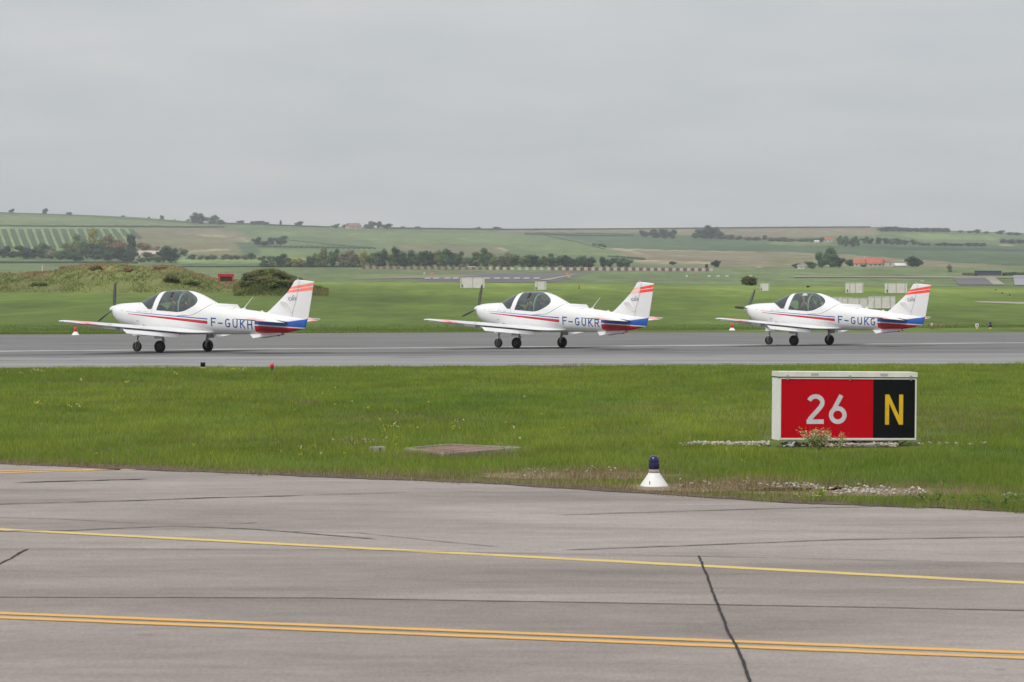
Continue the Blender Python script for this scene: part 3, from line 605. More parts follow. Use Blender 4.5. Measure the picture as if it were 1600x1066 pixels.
def part(name, key, fn, mats, parent):
    """link a child that shares its mesh with the same part of the other aircraft"""
    me = geti(key, fn); o = bpy.data.objects.new(name, me); COL.objects.link(o); o.parent = parent
    mats = mats if isinstance(mats, (list, tuple)) else [mats]
    if len(me.materials) == 0:
        for m in mats: me.materials.append(m)
    for i, m in enumerate(mats):
        if me.materials[i] != m: o.material_slots[i].link = 'OBJECT'; o.material_slots[i].material = m
    return o
def make_fus():
    bm = fuselage_bm()
    for P, i in ((SIDE_BLUE, 1), (SIDE_RED, 2), (TAIL_BLUE, 1), (TAIL_RED, 2)): paint(bm, P, i)
    cut(bm, WIND); cut(bm, CANO)
    tw = lambda c: inpoly(c.x, c.z, WIND) and c.x > .8; tcn = lambda c: inpoly(c.x, c.z, CANO) and abs(c.y) > .045
    lin = bm.copy()
    wb = take(bm, tw); cbm = take(bm, tcn)
    bmesh.ops.delete(lin, geom=[f for f in lin.faces if (lambda c: tw(c) or tcn(c) or c.x < -1.5 or c.x > 1.76 or c.z > 2.2)(f.calc_center_median())], context='FACES')
    lin.normal_update()
    offs = {v: v.normal.copy() for v in lin.verts}
    for v, n in offs.items(): v.co -= n * .018
    for f in lin.faces: f.material_index = 0
    def fin(b, nm): me = bpy.data.meshes.new(nm); b.to_mesh(me); b.free(); me.polygons.foreach_set('use_smooth', [True] * len(me.polygons)); return me
    cache['fus'] = fin(bm, 'fuselage'); cache['wind'] = fin(wb, 'windshield'); cache['cano'] = fin(cbm, 'canopy_window'); cache['lin'] = fin(lin, 'cabin_lining')
make_fus()
def wing_z(y, f): return (.70 + .078 * y) if f == 0 else (.625 + .078 * y)
def wing_bm(s):
    S = []
    for y, le, te, zl, zt, t in [(.30, 1.95, -1.70, .76, .70, .09), (.45, 1.78, -1.45, .745, .685, .10), (.6, 1.62, -1.05, .74, .675, .12), (.78, 1.50, -.72, .755, .68, .14), (.96, 1.46, -.52, .77, .695, .15), (2.0, 1.41, -.30, .855, .775, .15), (3.25, 1.35, -.02, .952, .872, .14), (4.4, 1.29, .23, 1.035, .965, .13), (4.85, 1.25, .33, 1.065, 1.0, .12), (5.0, 1.20, .40, 1.07, 1.015, .10), (5.07, 1.12, .48, 1.07, 1.03, .07), (5.10, 1.0, .60, 1.07, 1.045, .04)]:
        S.append(((le, s * y, zl), (te, s * y, zt), t, (0, 0, 1)))
    return foil(S, 18)
def wing_meshes(s, k):
    bm = wing_bm(s)
    if s > 0:   # faded tip band
        pass
    band = [(2.0, s * 4.22), (2.0, s * 4.42), (-1, s * 4.42), (-1, s * 4.22)]; band2 = [(2.0, s * 4.46), (2.0, s * 4.66), (-1, s * 4.66), (-1, s * 4.46)]
    paint(bm, band, 1, (0, 1)); paint(bm, band2, 1, (0, 1))
    hl = lambda y: -.02 + .235 + .225 * (abs(y) - 3.25)
    Pa = [(hl(3.30), s * 3.30), (hl(4.55), s * 4.55), (-1, s * 4.55), (-1, s * 3.30)]; cut(bm, Pa, (0, 1))
    ai = take(bm, lambda c: inpoly(c.x, c.y, Pa)); rg = ai
    for v in rg.verts: v.co.y = s * (3.925 + (abs(v.co.y) - 3.925) * .985); v.co.x -= .012
    cache['wing%d' % k] = bm_mesh('wing', bm, True); cache['ail%d' % k] = bm_mesh('aileron', ai, True)
wing_meshes(1, 0); wing_meshes(-1, 1)
def flap_bm(s):
    S = []
    for y in (.98, 2.1, 3.22):
        te = -.52 + (y - .96) * .2183; z = .695 + .0773 * (y - .96)
        S.append(((te + .035 - .0, s * y, z - .045), (te - .135, s * y, z - .205), .16, Vector((-.74, 0, .67))))
    return foil(S, 8)
def finish(bm, nm): return bm_mesh(nm, bm, True)
def fin_meshes():
    bm = foil([((-4.72, 0, .80), (-4.985, 0, .815), .16, (0, 1, 0)), ((-4.3, 0, .95), (-5.07, 0, .98), .10, (0, 1, 0)), ((-3.15, 0, 1.14), (-5.15, 0, 1.17), .045, (0, 1, 0)), ((-3.42, 0, 1.31), (-5.18, 0, 1.33), .06, (0, 1, 0)), ((-3.62, 0, 1.44), (-5.205, 0, 1.47), .07, (0, 1, 0)),
               ((-4.05, 0, 1.79), (-5.27, 0, 1.80), .085, (0, 1, 0)), ((-4.32, 0, 2.02), (-5.315, 0, 2.05), .09, (0, 1, 0)), ((-4.50, 0, 2.23), (-5.355, 0, 2.25), .09, (0, 1, 0)), ((-4.595, 0, 2.37), (-5.375, 0, 2.335), .085, (0, 1, 0)), ((-4.66, 0, 2.42), (-5.38, 0, 2.358), .06, (0, 1, 0)), ((-4.72, 0, 2.436), (-5.38, 0, 2.368), .02, (0, 1, 0))], 16)
    paint(bm, TAIL_BLUE, 1); paint(bm, TAIL_RED, 2)
    paint(bm, [(-4.30, 2.165), (-5.45, 2.345), (-5.45, 2.235), (-4.2, 2.080)], 3); paint(bm, [(-4.2, 2.060), (-5.45, 2.212), (-5.45, 2.092), (-4.2, 1.975)], 3)
    hinge = [(-4.86, 2.6), (-4.80, 2.2), (-4.74, 1.95), (-4.69, 1.74), (-4.60, 1.50), (-4.52, 1.24), (-4.50, 1.22), (-4.62, 1.12), (-4.82, .7), (-5.9, .7), (-5.9, 2.6)]
    cut(bm, hinge); rd = take(bm, lambda c: inpoly(c.x, c.z, hinge))
    for v in rd.verts: v.co.x -= .014
    cache['fin'] = bm_mesh('fin', bm, True); cache['rudder'] = bm_mesh('rudder', rd, True)
fin_meshes()
def stab_meshes(s, k):
    S = [((-3.28, s * .05, 1.10), (-4.42, s * .05, 1.045), .10, (0, 0, 1)), ((-3.33, s * .5, 1.11), (-4.40, s * .5, 1.06), .10, (0, 0, 1)), ((-3.47, s * 1.78, 1.155), (-4.33, s * 1.78, 1.115), .09, (0, 0, 1)), ((-3.54, s * 1.9, 1.158), (-4.31, s * 1.9, 1.12), .07, (0, 0, 1)), ((-3.72, s * 1.95, 1.155), (-4.25, s * 1.95, 1.13), .03, (0, 0, 1))]
    bm = foil(S, 12); paint(bm, [(-3, s * 1.3), (-3, s * 1.46), (-5, s * 1.46), (-5, s * 1.3)], 1, (0, 1)); paint(bm, [(-3, s * 1.5), (-3, s * 1.66), (-5, s * 1.66), (-5, s * 1.5)], 1, (0, 1))
    P = [(-3.98, s * .28), (-3.98, s * 1.72), (-5, s * 1.72), (-5, s * .28)]; cut(bm, P, (0, 1)); el = take(bm, lambda c: inpoly(c.x, c.y, P))
    for v in el.verts:   # elevator drooped a few degrees
        d = -3.98 - v.co.x; v.co.z -= .10 * d + .0; v.co.x -= .012
    cache['stab%d' % k] = bm_mesh('tailplane', bm, True); cache['elev%d' % k] = bm_mesh('elevator', el, True)
stab_meshes(1, 0); stab_meshes(-1, 1)
def tyre_prof(r, w): return [(r * .55, -w * .42), (r * .80, -w * .5), (r * .93, -w * .40), (r, -w * .2), (r * 1.005, 0), (r, w * .2), (r * .93, w * .40), (r * .80, w * .5), (r * .55, w * .42)]
def make_wheel(parent, r, w, loc, key):
    wh = part('wheel', 'tyre' + key, lambda: (lambda b: (add_lathe(b, tyre_prof(r, w), 28, 'Y'), bm_mesh('tyre', b, True))[1])(bmesh.new()), M_black, parent); wh.location = loc
    rim = part('rim', 'rim' + key, lambda: (lambda b: (add_lathe(b, [(0, -w * .30), (r * .3, -w * .44), (r * .57, -w * .36), (r * .58, w * .36), (r * .3, w * .44), (0, w * .30)], 20, 'Y'), bm_mesh('rim', b, True))[1])(bmesh.new()), mat('dull_wheel_metal', (.10, .10, .105), .5, metal=.4), wh)
    return wh
def surf_tube(pts, rad, s):
    Q = []
    for a, b in zip(pts, pts[1:]):
        for k in range(6): t = k / 6; Q.append((a[0] + (b[0] - a[0]) * t, a[1] + (b[1] - a[1]) * t))
    Q.append(pts[-1]); bm = bmesh.new(); add_tube(bm, [(x, s * (side_y(x, z)), z) for x, z in Q], rad, 5); return bm
def letter_mesh(ch, x0, z0, w, h, s=1, wd=.17, off=.004, yfun=side_y, sub=.12):
    """a painted letter laid on the left (s=1) or right side of the skin; text runs nose to tail on the left"""
    V, Fc = glyph(ch, wd, sub); P = []
    for v in V:
        u = v[0] / .72; x = x0 - s * u * w; z = z0 + v[1] * h - .058 * (u * w); P.append((x, s * (yfun(x, z) + off + v[2] * .0015), z))
    return mesh('letter', P, Fc)
def skin_figure(name, nodes, edges, levels=2):
    me = bpy.data.meshes.new(name + '_cage'); me.from_pydata([n[:3] for n in nodes], edges, []); o = bpy.data.objects.new(name + '_cage', me); COL.objects.link(o)
    sk = o.modifiers.new('s', 'SKIN'); su = o.modifiers.new('u', 'SUBSURF'); su.levels = su.render_levels = levels
    for i, n in enumerate(nodes):
        d = me.skin_vertices[0].data[i]; d.radius = (n[3], n[4] if len(n) > 4 else n[3]); d.use_root = (i == 0)
    dg = bpy.context.evaluated_depsgraph_get(); dg.update(); nm = bpy.data.meshes.new_from_object(o.evaluated_get(dg)); nm.name = name; bpy.data.objects.remove(o); bpy.data.meshes.remove(me)
    nm.materials.clear(); nm.polygons.foreach_set('use_smooth', [True] * len(nm.polygons)); return nm
def person_mesh():
    # seated, facing +x, origin at the seat; hips, spine, neck, head; arms reach forward to the stick; legs forward
    nd = [(0, 0, .12, .16, .13), (-.04, 0, .30, .15, .12), (-.06, 0, .48, .17, .12), (-.05, 0, .58, .10, .08), (-.03, 0, .66, .052), (0, 0, .74, .078, .095), (.01, 0, .84, .085, .10), (.0, 0, .90, .05, .06),
          (-.06, .17, .55, .065), (.03, .24, .36, .05), (.27, .18, .32, .038), (.36, .15, .33, .045, .03), (-.06, -.17, .55, .065), (.03, -.24, .36, .05), (.27, -.18, .32, .038), (.36, -.15, .33, .045, .03),
          (.05, .10, .09, .09), (.42, .14, .16, .07), (.66, .13, -.16, .05), (.80, .13, -.20, .04), (.05, -.10, .09, .09), (.42, -.14, .16, .07), (.66, -.13, -.16, .05), (.80, -.13, -.20, .04), (.095, 0, .785, .022), (.115, 0, .775, .010)]
    ed = [(0, 1), (1, 2), (2, 3), (3, 4), (4, 5), (5, 6), (6, 7), (2, 8), (8, 9), (9, 10), (10, 11), (2, 12), (12, 13), (13, 14), (14, 15), (0, 16), (16, 17), (17, 18), (18, 19), (0, 20), (20, 21), (21, 22), (22, 23), (5, 24), (24, 25)]
    m = skin_figure('person', nd, ed, 2); m.materials.append(M_suit); m.materials.append(M_skin); m.materials.append(M_hair)
    for p in m.polygons:
        c = p.center
        if c.z > .62 and abs(c.y) < .14: p.material_index = 2 if (c.z > .86 or c.x < -.02) else 1
        if c.x > .30 and .25 < c.z < .42: p.material_index = 1
    return m
PERSON = person_mesh()
def strap_vest():
    bm = bmesh.new()
    for s in (1, -1): add_tube(bm, [(.10, s * .08, .20), (.10, s * .09, .40), (.05, s * .10, .57), (-.10, s * .09, .60), (-.17, s * .08, .48)], .028, 6)
    return bm_mesh('life_vest', bm, True)
def headset():
    bm = bmesh.new(); add_tube(bm, [(.0, .105 * math.cos(a), .80 + .125 * math.sin(a)) for a in np.linspace(0, math.pi, 12)], .016, 6)
    for s in (1, -1): add_tube(bm, [(0, s * .085, .79), (0, s * .125, .79)], [.045, .04], 10)
    add_tube(bm, [(0, .115, .77), (.08, .10, .745), (.13, .03, .74)], .006, 5); return bm_mesh('headset', bm, True)
def cap_mesh():
    bm = bmesh.new(); add_lathe(bm, [(.098, .845), (.10, .88), (.085, .925), (.05, .95), (0, .958)], 16); 
    for v in bm.verts: v.co.x *= 1.12
    add_box(bm, (.13, 0, .85), (.09, .13, .012)); return bm_mesh('cap', bm, True)
def build_aircraft(X, Y, th, reg, where, fincol, rudcol):
    Z0 = .012; t = empty('light_aircraft', (X, Y, Z0), math.pi - R(th), 'white low-wing training aircraft lettered ' + reg + ', ' + where, 'aircraft', 'training aircraft lined up on the taxiway')
    P = lambda nm, key, fn, m, par=None: part(nm, key, fn, m, par or t)
    liv = [M_white, M_blue, M_red]
    fus = P('fuselage', 'fus', None, liv); P('windshield', 'wind', None, [M_glass]); P('canopy_window', 'cano', None, [M_glass]); P('cabin_lining', 'lin', None, [M_lining])
    for s, k in ((1, 0), (-1, 1)):
        wg = P('wing', 'wing%d' % k, None, [M_white, M_coral]); P('aileron', 'ail%d' % k, None, [M_white, M_coral], wg)
        P('flap', 'flap%d' % k, lambda: finish(flap_bm(s), 'flap'), M_white, wg)
        def gapf():
            b = bmesh.new(); pts = []
            for y in (.98, 3.22): te = -.52 + (y - .96) * .2183; z = .695 + .0773 * (y - .96); pts.append((te - .010, s * y, z - .032))
            add_tube(b, pts, .016, 6); return bm_mesh('flap_gap', b)
        P('flap_gap', 'gap%d' % k, gapf, M_dark, wg)
        def hing():
            b = bmesh.new()
            for y in (1.5, 2.7): te = -.52 + (y - .96) * .2183; z = .695 + .0773 * (y - .96); add_box(b, (te + .10, s * y, z - .11), (.16, .03, .09))
            for y in (3.27,): te = -.02; add_box(b, (te + .16, s * y, .80), (.22, .03, .12))
            return bm_mesh('flap_bracket', b)
        P('flap_bracket', 'hng%d' % k, hing, M_grey, wg)['kind'] = 'stuff'
        def nav(): b = bmesh.new(); add_box(b, (.93, s * 5.085, 1.06), (.10, .03, .035), bev=.01); return bm_mesh('wingtip_light', b)
        P('wingtip_light', 'nav%d' % k, nav, mat('wingtip_lens', (.25, .05, .04), .2), wg)
        tp = P('tailplane', 'stab%d' % k, None, [M_white, M_coral]); P('elevator', 'elev%d' % k, None, [M_white, M_coral], tp)
        P('canopy_seam', 'seam%d' % k, lambda: finish(surf_tube([(-.15, 1.24), (-.62, 1.235), (-.85, 1.285), (-1.08, 1.40), (-1.25, 1.52), (-1.36, 1.62), (-1.40, 1.662)], .0065, s), 'canopy_seam'), M_seam)
        P('canopy_seam', 'seamb%d' % k, lambda: finish(surf_tube([(.93, 1.66), (.95, 1.50), (.955, 1.36), (.955, 1.30)], .004, s), 'canopy_seam'), M_seam)
        # main landing gear
        g = P('main_gear', 'strut%d' % k, lambda: (lambda b: (add_tube(b, [(-.08, s * 1.22, .78), (-.05, s * 1.20, .50), (-.02, s * 1.17, .30), (0, s * 1.15, .21)], [.045, .038, .032, .028], 10), add_tube(b, [(0, s * 1.14, .205), (0, s * 1.32, .205)], .022, 8), add_tube(b, [(-.05, s * 1.2, .52), (-.13, s * 1.2, .42), (-.04, s * 1.17, .27)], .016, 6), bm_mesh('main_gear', b, True))[-1])(bmesh.new()), M_grey)
        make_wheel(g, .205, .155, (0, s * 1.30, .203), 'm')
        P('gear_door', 'door%d' % k, lambda: (lambda b: (add_box(b, (-.02, s * 1.40, .60), (.34, .02, .26), Matrix.Rotation(R(8 * s), 3, 'X'), .008), bm_mesh('gear_door', b))[-1])(bmesh.new()), M_white, g)
    ng = P('nose_gear', 'nstrut', lambda: (lambda b: (add_tube(b, [(2.0, 0, .95), (2.02, 0, .40)], [.032, .026], 10), add_tube(b, [(2.02, .0, .41), (2.02, .075, .38), (2.04, .075, .175)], .017, 6), add_tube(b, [(2.02, 0, .41), (2.02, -.075, .38), (2.04, -.075, .175)], .017, 6), add_tube(b, [(2.02, .02, .62), (1.93, .02, .52), (2.02, .02, .42)], .014, 6), bm_mesh('nose_gear', b, True))[-1])(bmesh.new()), M_metal)
    make_wheel(ng, .175, .125, (2.04, 0, .175), 'n')
    for s in (1, -1): P('gear_door', 'nd%d' % s, lambda: (lambda b: (add_box(b, (1.85, s * .17, .66), (.5, .015, .22), None, .006), bm_mesh('gear_door', b))[-1])(bmesh.new()), M_white, ng)
    P('wheel_well', 'well', lambda: (lambda b: (add_box(b, (.0, 0, .612), (.42, 1.2, .02)), bm_mesh('wheel_well', b))[-1])(bmesh.new()), M_dark)
    # propeller
    pr = P('propeller', 'spin', lambda: (lambda b: (add_lathe(b, [(0, 3.255), (.035, 3.24), (.075, 3.19), (.11, 3.11), (.135, 3.02), (.14, 2.985), (.0, 2.98)], 24, 'X', (0, 0, 1.455)), bm_mesh('spinner', b, True))[-1])(bmesh.new()), M_white)
    def blade_me():
        b = bmesh.new(); rings = []
        for r, c, tw, th_ in [(.10, .06, 70, .03), (.2, .085, 58, .022), (.4, .115, 40, .014), (.65, .11, 28, .010), (.85, .085, 20, .007), (.94, .05, 18, .005)]:
            ca, sa = math.cos(R(tw)), math.sin(R(tw)); rings.append([b.verts.new((u * sa + v * ca, u * ca - v * sa, r)) for u, v in ((-c / 2, 0), (0, th_), (c / 2, 0), (0, -th_ * .5))])
        for p, q in zip(rings, rings[1:]):
            for k in range(4): b.faces.new((p[k], p[(k + 1) % 4], q[(k + 1) % 4], q[k]))
        b.faces.new(rings[0]); b.faces.new(rings[-1]); return bm_mesh('blade', b, True)
    for a in (4, 124, 244):
        bl = P('blade', 'blade', blade_me, M_blade, pr); bl.location = (3.06, 0, 1.455); bl.rotation_euler = (R(a + (0 if reg.endswith('H') else 9 if reg.endswith('R') else 30)), 0, 0)
    # fin, rudder, shade wedge, spine fairing, antennas
    fn = P('fin', 'fin', None, [M_white, M_blue, M_red, fincol]); P('rudder', 'rudder', None, [M_white, M_blue, M_red, rudcol], fn)
    def wedge():  # added wedge, shaped so its outer face shades darker below a lit edge
        b = bmesh.new()
        for s in (1, -1):
            v = [b.verts.new(p) for p in ((-4.08, s * .035, 1.722), (-4.33, s * .05, 1.712), (-4.33, s * .135, 1.706), (-4.08, s * .12, 1.716), (-4.45, s * .055, 1.36), (-4.60, s * .05, 1.37))]
            b.faces.new((v[0], v[1], v[2], v[3])); b.faces.new((v[3], v[2], v[5], v[4])); b.faces.new((v[0], v[3], v[4])); b.faces.new((v[1], v[5], v[2]))
        return bm_mesh('fin_shade_wedge', b)
    P('fin_shade_wedge', 'wedge', wedge, M_white, fn)
    P('fin_cap', 'fcap', lambda: (lambda b: (add_lathe(b, [(.0, .03), (.03, .02), (.035, 0), (.035, -.02)], 10, 'Z', (-4.74, 0, 2.44)), bm_mesh('fin_cap', b, True))[-1])(bmesh.new()), M_grey, fn)
    for s_ in (1, -1): P('ventral_fin', 'vent%d' % s_, lambda: bm_mesh('ventral_fin', foil([((-2.82, s_ * .14, .66), (-4.10, s_ * .06, .68), .03, (0, s_ * .8, .6)), ((-2.90, s_ * .17, .625), (-4.12, s_ * .08, .65), .03, (0, s_ * .8, .6)), ((-3.10, s_ * .26, .49), (-4.14, s_ * .13, .612), .03, (0, s_ * .8, .6))], 6)), M_white)
    P('tail_skid', 'skid', lambda: (lambda b: (add_box(b, (-3.95, 0, .59), (.09, .03, .05)), bm_mesh('tail_skid', b))[-1])(bmesh.new()), M_dark)
    def scoop():
        b = bmesh.new(); v = [b.verts.new(p) for p in ((-1.36, .17, 1.655), (-1.36, -.17, 1.655), (-2.14, -.15, 1.618), (-2.14, .15, 1.618), (-2.24, .17, 1.50), (-2.24, -.17, 1.50), (-1.36, .25, 1.60), (-1.36, -.25, 1.60), (-2.24, .22, 1.46), (-2.24, -.22, 1.46))]
        for q in ((0, 1, 2, 3), (3, 2, 5, 4), (0, 3, 4, 8, 6), (1, 7, 9, 5, 2)): b.faces.new([v[i] for i in q])
        b.faces.new([v[4], v[5], v[9], v[8]]); return bm_mesh('spine_fairing', b)
    P('spine_fairing', 'scoop', scoop, M_white)
    P('antenna', 'ant', lambda: (lambda b: (add_box(b, (-2.53, 0, 1.475), (.16, .04, .05), None, .01), add_tube(b, [(-2.50, 0, 1.46), (-2.90, 0, 1.865)], [.016, .008], 6), bm_mesh('antenna', b))[-1])(bmesh.new()), M_white)
    P('antenna', 'ant2', lambda: (lambda b: (b.faces.new([b.verts.new(p) for p in ((-3.2, .006, 1.37), (-3.36, .006, 1.34), (-3.30, .006, 1.415), (-3.28, .006, 1.415))]), b.faces.new([b.verts.new(p) for p in ((-3.2, -.006, 1.37), (-3.36, -.006, 1.34), (-3.30, -.006, 1.415), (-3.28, -.006, 1.415))]), add_tube(b, [(-3.19, 0, 1.37), (-3.29, 0, 1.42), (-3.36, 0, 1.34)], .008, 5), bm_mesh('antenna', b))[-1])(bmesh.new()), mat('cream_plastic', (.7, .68, .5), .5))
    P('pitot_tube', 'pit', lambda: (lambda b: (add_tube(b, [(1.02, 3.75, .865), (.86, 3.75, .862)], .007, 6), add_tube(b, [(.86, 3.75, .862), (.42, 3.75, .852)], [.018, .028], 8), add_box(b, (.42, 3.75, .90), (.10, .03, .13)), bm_mesh('pitot_tube', b))[-1])(bmesh.new()), M_white)
    P('exhaust_pipe', 'exh', lambda: (lambda b: (add_tube(b, [(2.2, .16, .90), (1.9, .17, .72), (1.75, .17, .66)], .035, 8), bm_mesh('exhaust_pipe', b, True))[-1])(bmesh.new()), M_grey)
    _o = P('door_latch', 'latch', lambda: (lambda b: ([add_box(b, (x, side_y(x, z), z), (w_, .008, h_)) for x, z, w_, h_ in ((-.42, 1.262, .22, .010), (.22, 1.285, .02, .02), (-1.22, .93, .03, .022), (2.33, 1.415, .07, .02), (-1.30, .93, .02, .02))], bm_mesh('door_latch', b))[-1])(bmesh.new()), M_grey)
    _o['kind'] = 'stuff'
    _o = P('cowl_lettering', 'cowl', lambda: (lambda b: ([add_box(b, (x, side_y(x, z) + .001, z), (w_, .004, h_)) for x, z, w_, h_ in ((1.62, 1.388, .03, .022), (1.57, 1.385, .03, .022), (1.52, 1.382, .03, .022), (1.47, 1.379, .03, .022), (1.38, 1.372, .03, .012), (1.30, 1.368, .03, .022), (1.25, 1.365, .03, .022), (1.20, 1.362, .03, .022), (1.62, 1.06, .035, .05), (1.55, 1.06, .035, .05), (1.58, .96, .03, .02))], bm_mesh('cowl_lettering', b))[-1])(bmesh.new()), mat('small_grey_print', (.32, .34, .38), .6)); _o['kind'] = 'stuff'
    # registration, both sides; left side reads nose to tail, right side tail to nose
    slots = [(0, .205), (.27, .19), (.545, .205), (.825, .20), (1.105, .20), (1.375, .20)]
    for i, ch in enumerate(reg):
        u0, w_ = slots[i]
        for s in (1, -1):
            x0 = -1.535 - u0 if s > 0 else -(1.535 + 1.575) + u0
            me = letter_mesh(ch, x0, .885 - .058 * (u0 if s > 0 else 0) - (0 if s > 0 else .09), w_, .30, s, .142)
            link('letter', me, M_navy, t)
    finy = lambda x, z: .058 if x > -4.55 else .05
    for i, (ch, u0, w_, h_, dz) in enumerate((('C', 0, .105, .115, -.02), ('A', .105, .07, .06, .012), ('T', .175, .065, .055, .012), ('S', .25, .065, .07, .012))):
        fn_y = lambda x, z: .0585
        P('emblem_letter', 'emb' + ch, lambda: letter_mesh(ch, -4.40 - u0, 1.765 + dz + .045 * u0, w_, h_, 1, .13, .004, fn_y), M_dark, fn)
    def wing_mark():
        V, Fc = [], []
        for pl in ([(-4.55, 1.848), (-4.60, 1.925), (-4.635, 1.855)], [(-4.45, 1.755), (-4.72, 1.775)]):
            v, f = stroke_quads(pl, .011); o = len(V); V += v; Fc += [tuple(i + o for i in q) for q in f]
        return mesh('emblem_mark', [(p[0], .0625, p[1]) for p in V], Fc)
    P('emblem_mark', 'embm', wing_mark, M_dark, fn)
    # cabin
    P('instrument_panel', 'pan', lambda: (lambda b: (add_box(b, (1.22, 0, 1.37), (.12, .92, .26), None, .02), add_box(b, (1.38, 0, 1.50), (.40, .88, .04), None, .015), bm_mesh('instrument_panel', b))[-1])(bmesh.new()), M_dark)
    P('cabin_floor', 'flo', lambda: (lambda b: (add_box(b, (.1, 0, .92), (2.6, 1.0, .04)), add_box(b, (-.86, 0, 1.28), (.05, .84, .5)), bm_mesh('cabin_floor', b))[-1])(bmesh.new()), M_lining)
    for y in (.26, -.26):
        st = P('seat', 'seat', lambda: (lambda b: (add_box(b, (.22, 0, 1.02), (.48, .42, .14), None, .04), add_box(b, (-.07, 0, 1.34), (.12, .42, .62), Matrix.Rotation(R(-12), 3, 'Y'), .04), add_box(b, (-.15, 0, 1.72), (.08, .24, .16), Matrix.Rotation(R(-10), 3, 'Y'), .03), bm_mesh('seat', b, True))[-1])(bmesh.new()), M_seat); st.location = (0, y, 0)
    P('roll_bar', 'bar', lambda: (lambda b: (add_tube(b, [(-.16 + .10 * math.sin(a) * 1.0, .50 * math.cos(a), 1.30 + .70 * math.sin(a)) for a in np.linspace(0, math.pi, 16)], .030, 8), bm_mesh('roll_bar', b, True))[-1])(bmesh.new()), M_bar)
    Mx = Matrix.Translation((X, Y, Z0)) @ Matrix.Rotation(math.pi - R(th), 4, 'Z')
    for s in (1, -1):
        o = bpy.data.objects.new('person', PERSON); COL.objects.link(o); o.matrix_world = Mx @ Matrix.Translation((.20, s * .26, 1.07)) @ Matrix.Scale(1.04, 4) @ Matrix.Rotation(R(random.uniform(-4, 6)), 4, 'Y')
        tag(o, 'person in olive flight suit on the %s seat in the cockpit of %s' % ('near' if s > 0 else 'far', reg), 'person', 'pilots seated in the cockpits')
        vst = geti('vest', strap_vest); q = bpy.data.objects.new('life_vest', vst); COL.objects.link(q); q.parent = o
        if not len(vst.materials): vst.materials.append(M_vest)
        if s > 0 and reg.endswith('G'): me, m_, nm = geti('capm', cap_mesh), M_cap, 'cap'
        else: me, m_, nm = geti('hset', headset), M_dark, 'headset'
        if not len(me.materials): me.materials.append(m_)
        q = bpy.data.objects.new(nm, me); COL.objects.link(q); q.parent = o
    return t
build_aircraft(-11.109, 86.743, 31.10, 'F-GUKH', 'leftmost and nearest of three', M_coral, M_coral)
build_aircraft(1.0225, 94.970, 41.23, 'F-GUKR', 'middle one of three', M_pink, M_orange)
build_aircraft(11.93, 101.852, 39.23, 'F-GUKG', 'rightmost and farthest of three', M_orange, M_orange)
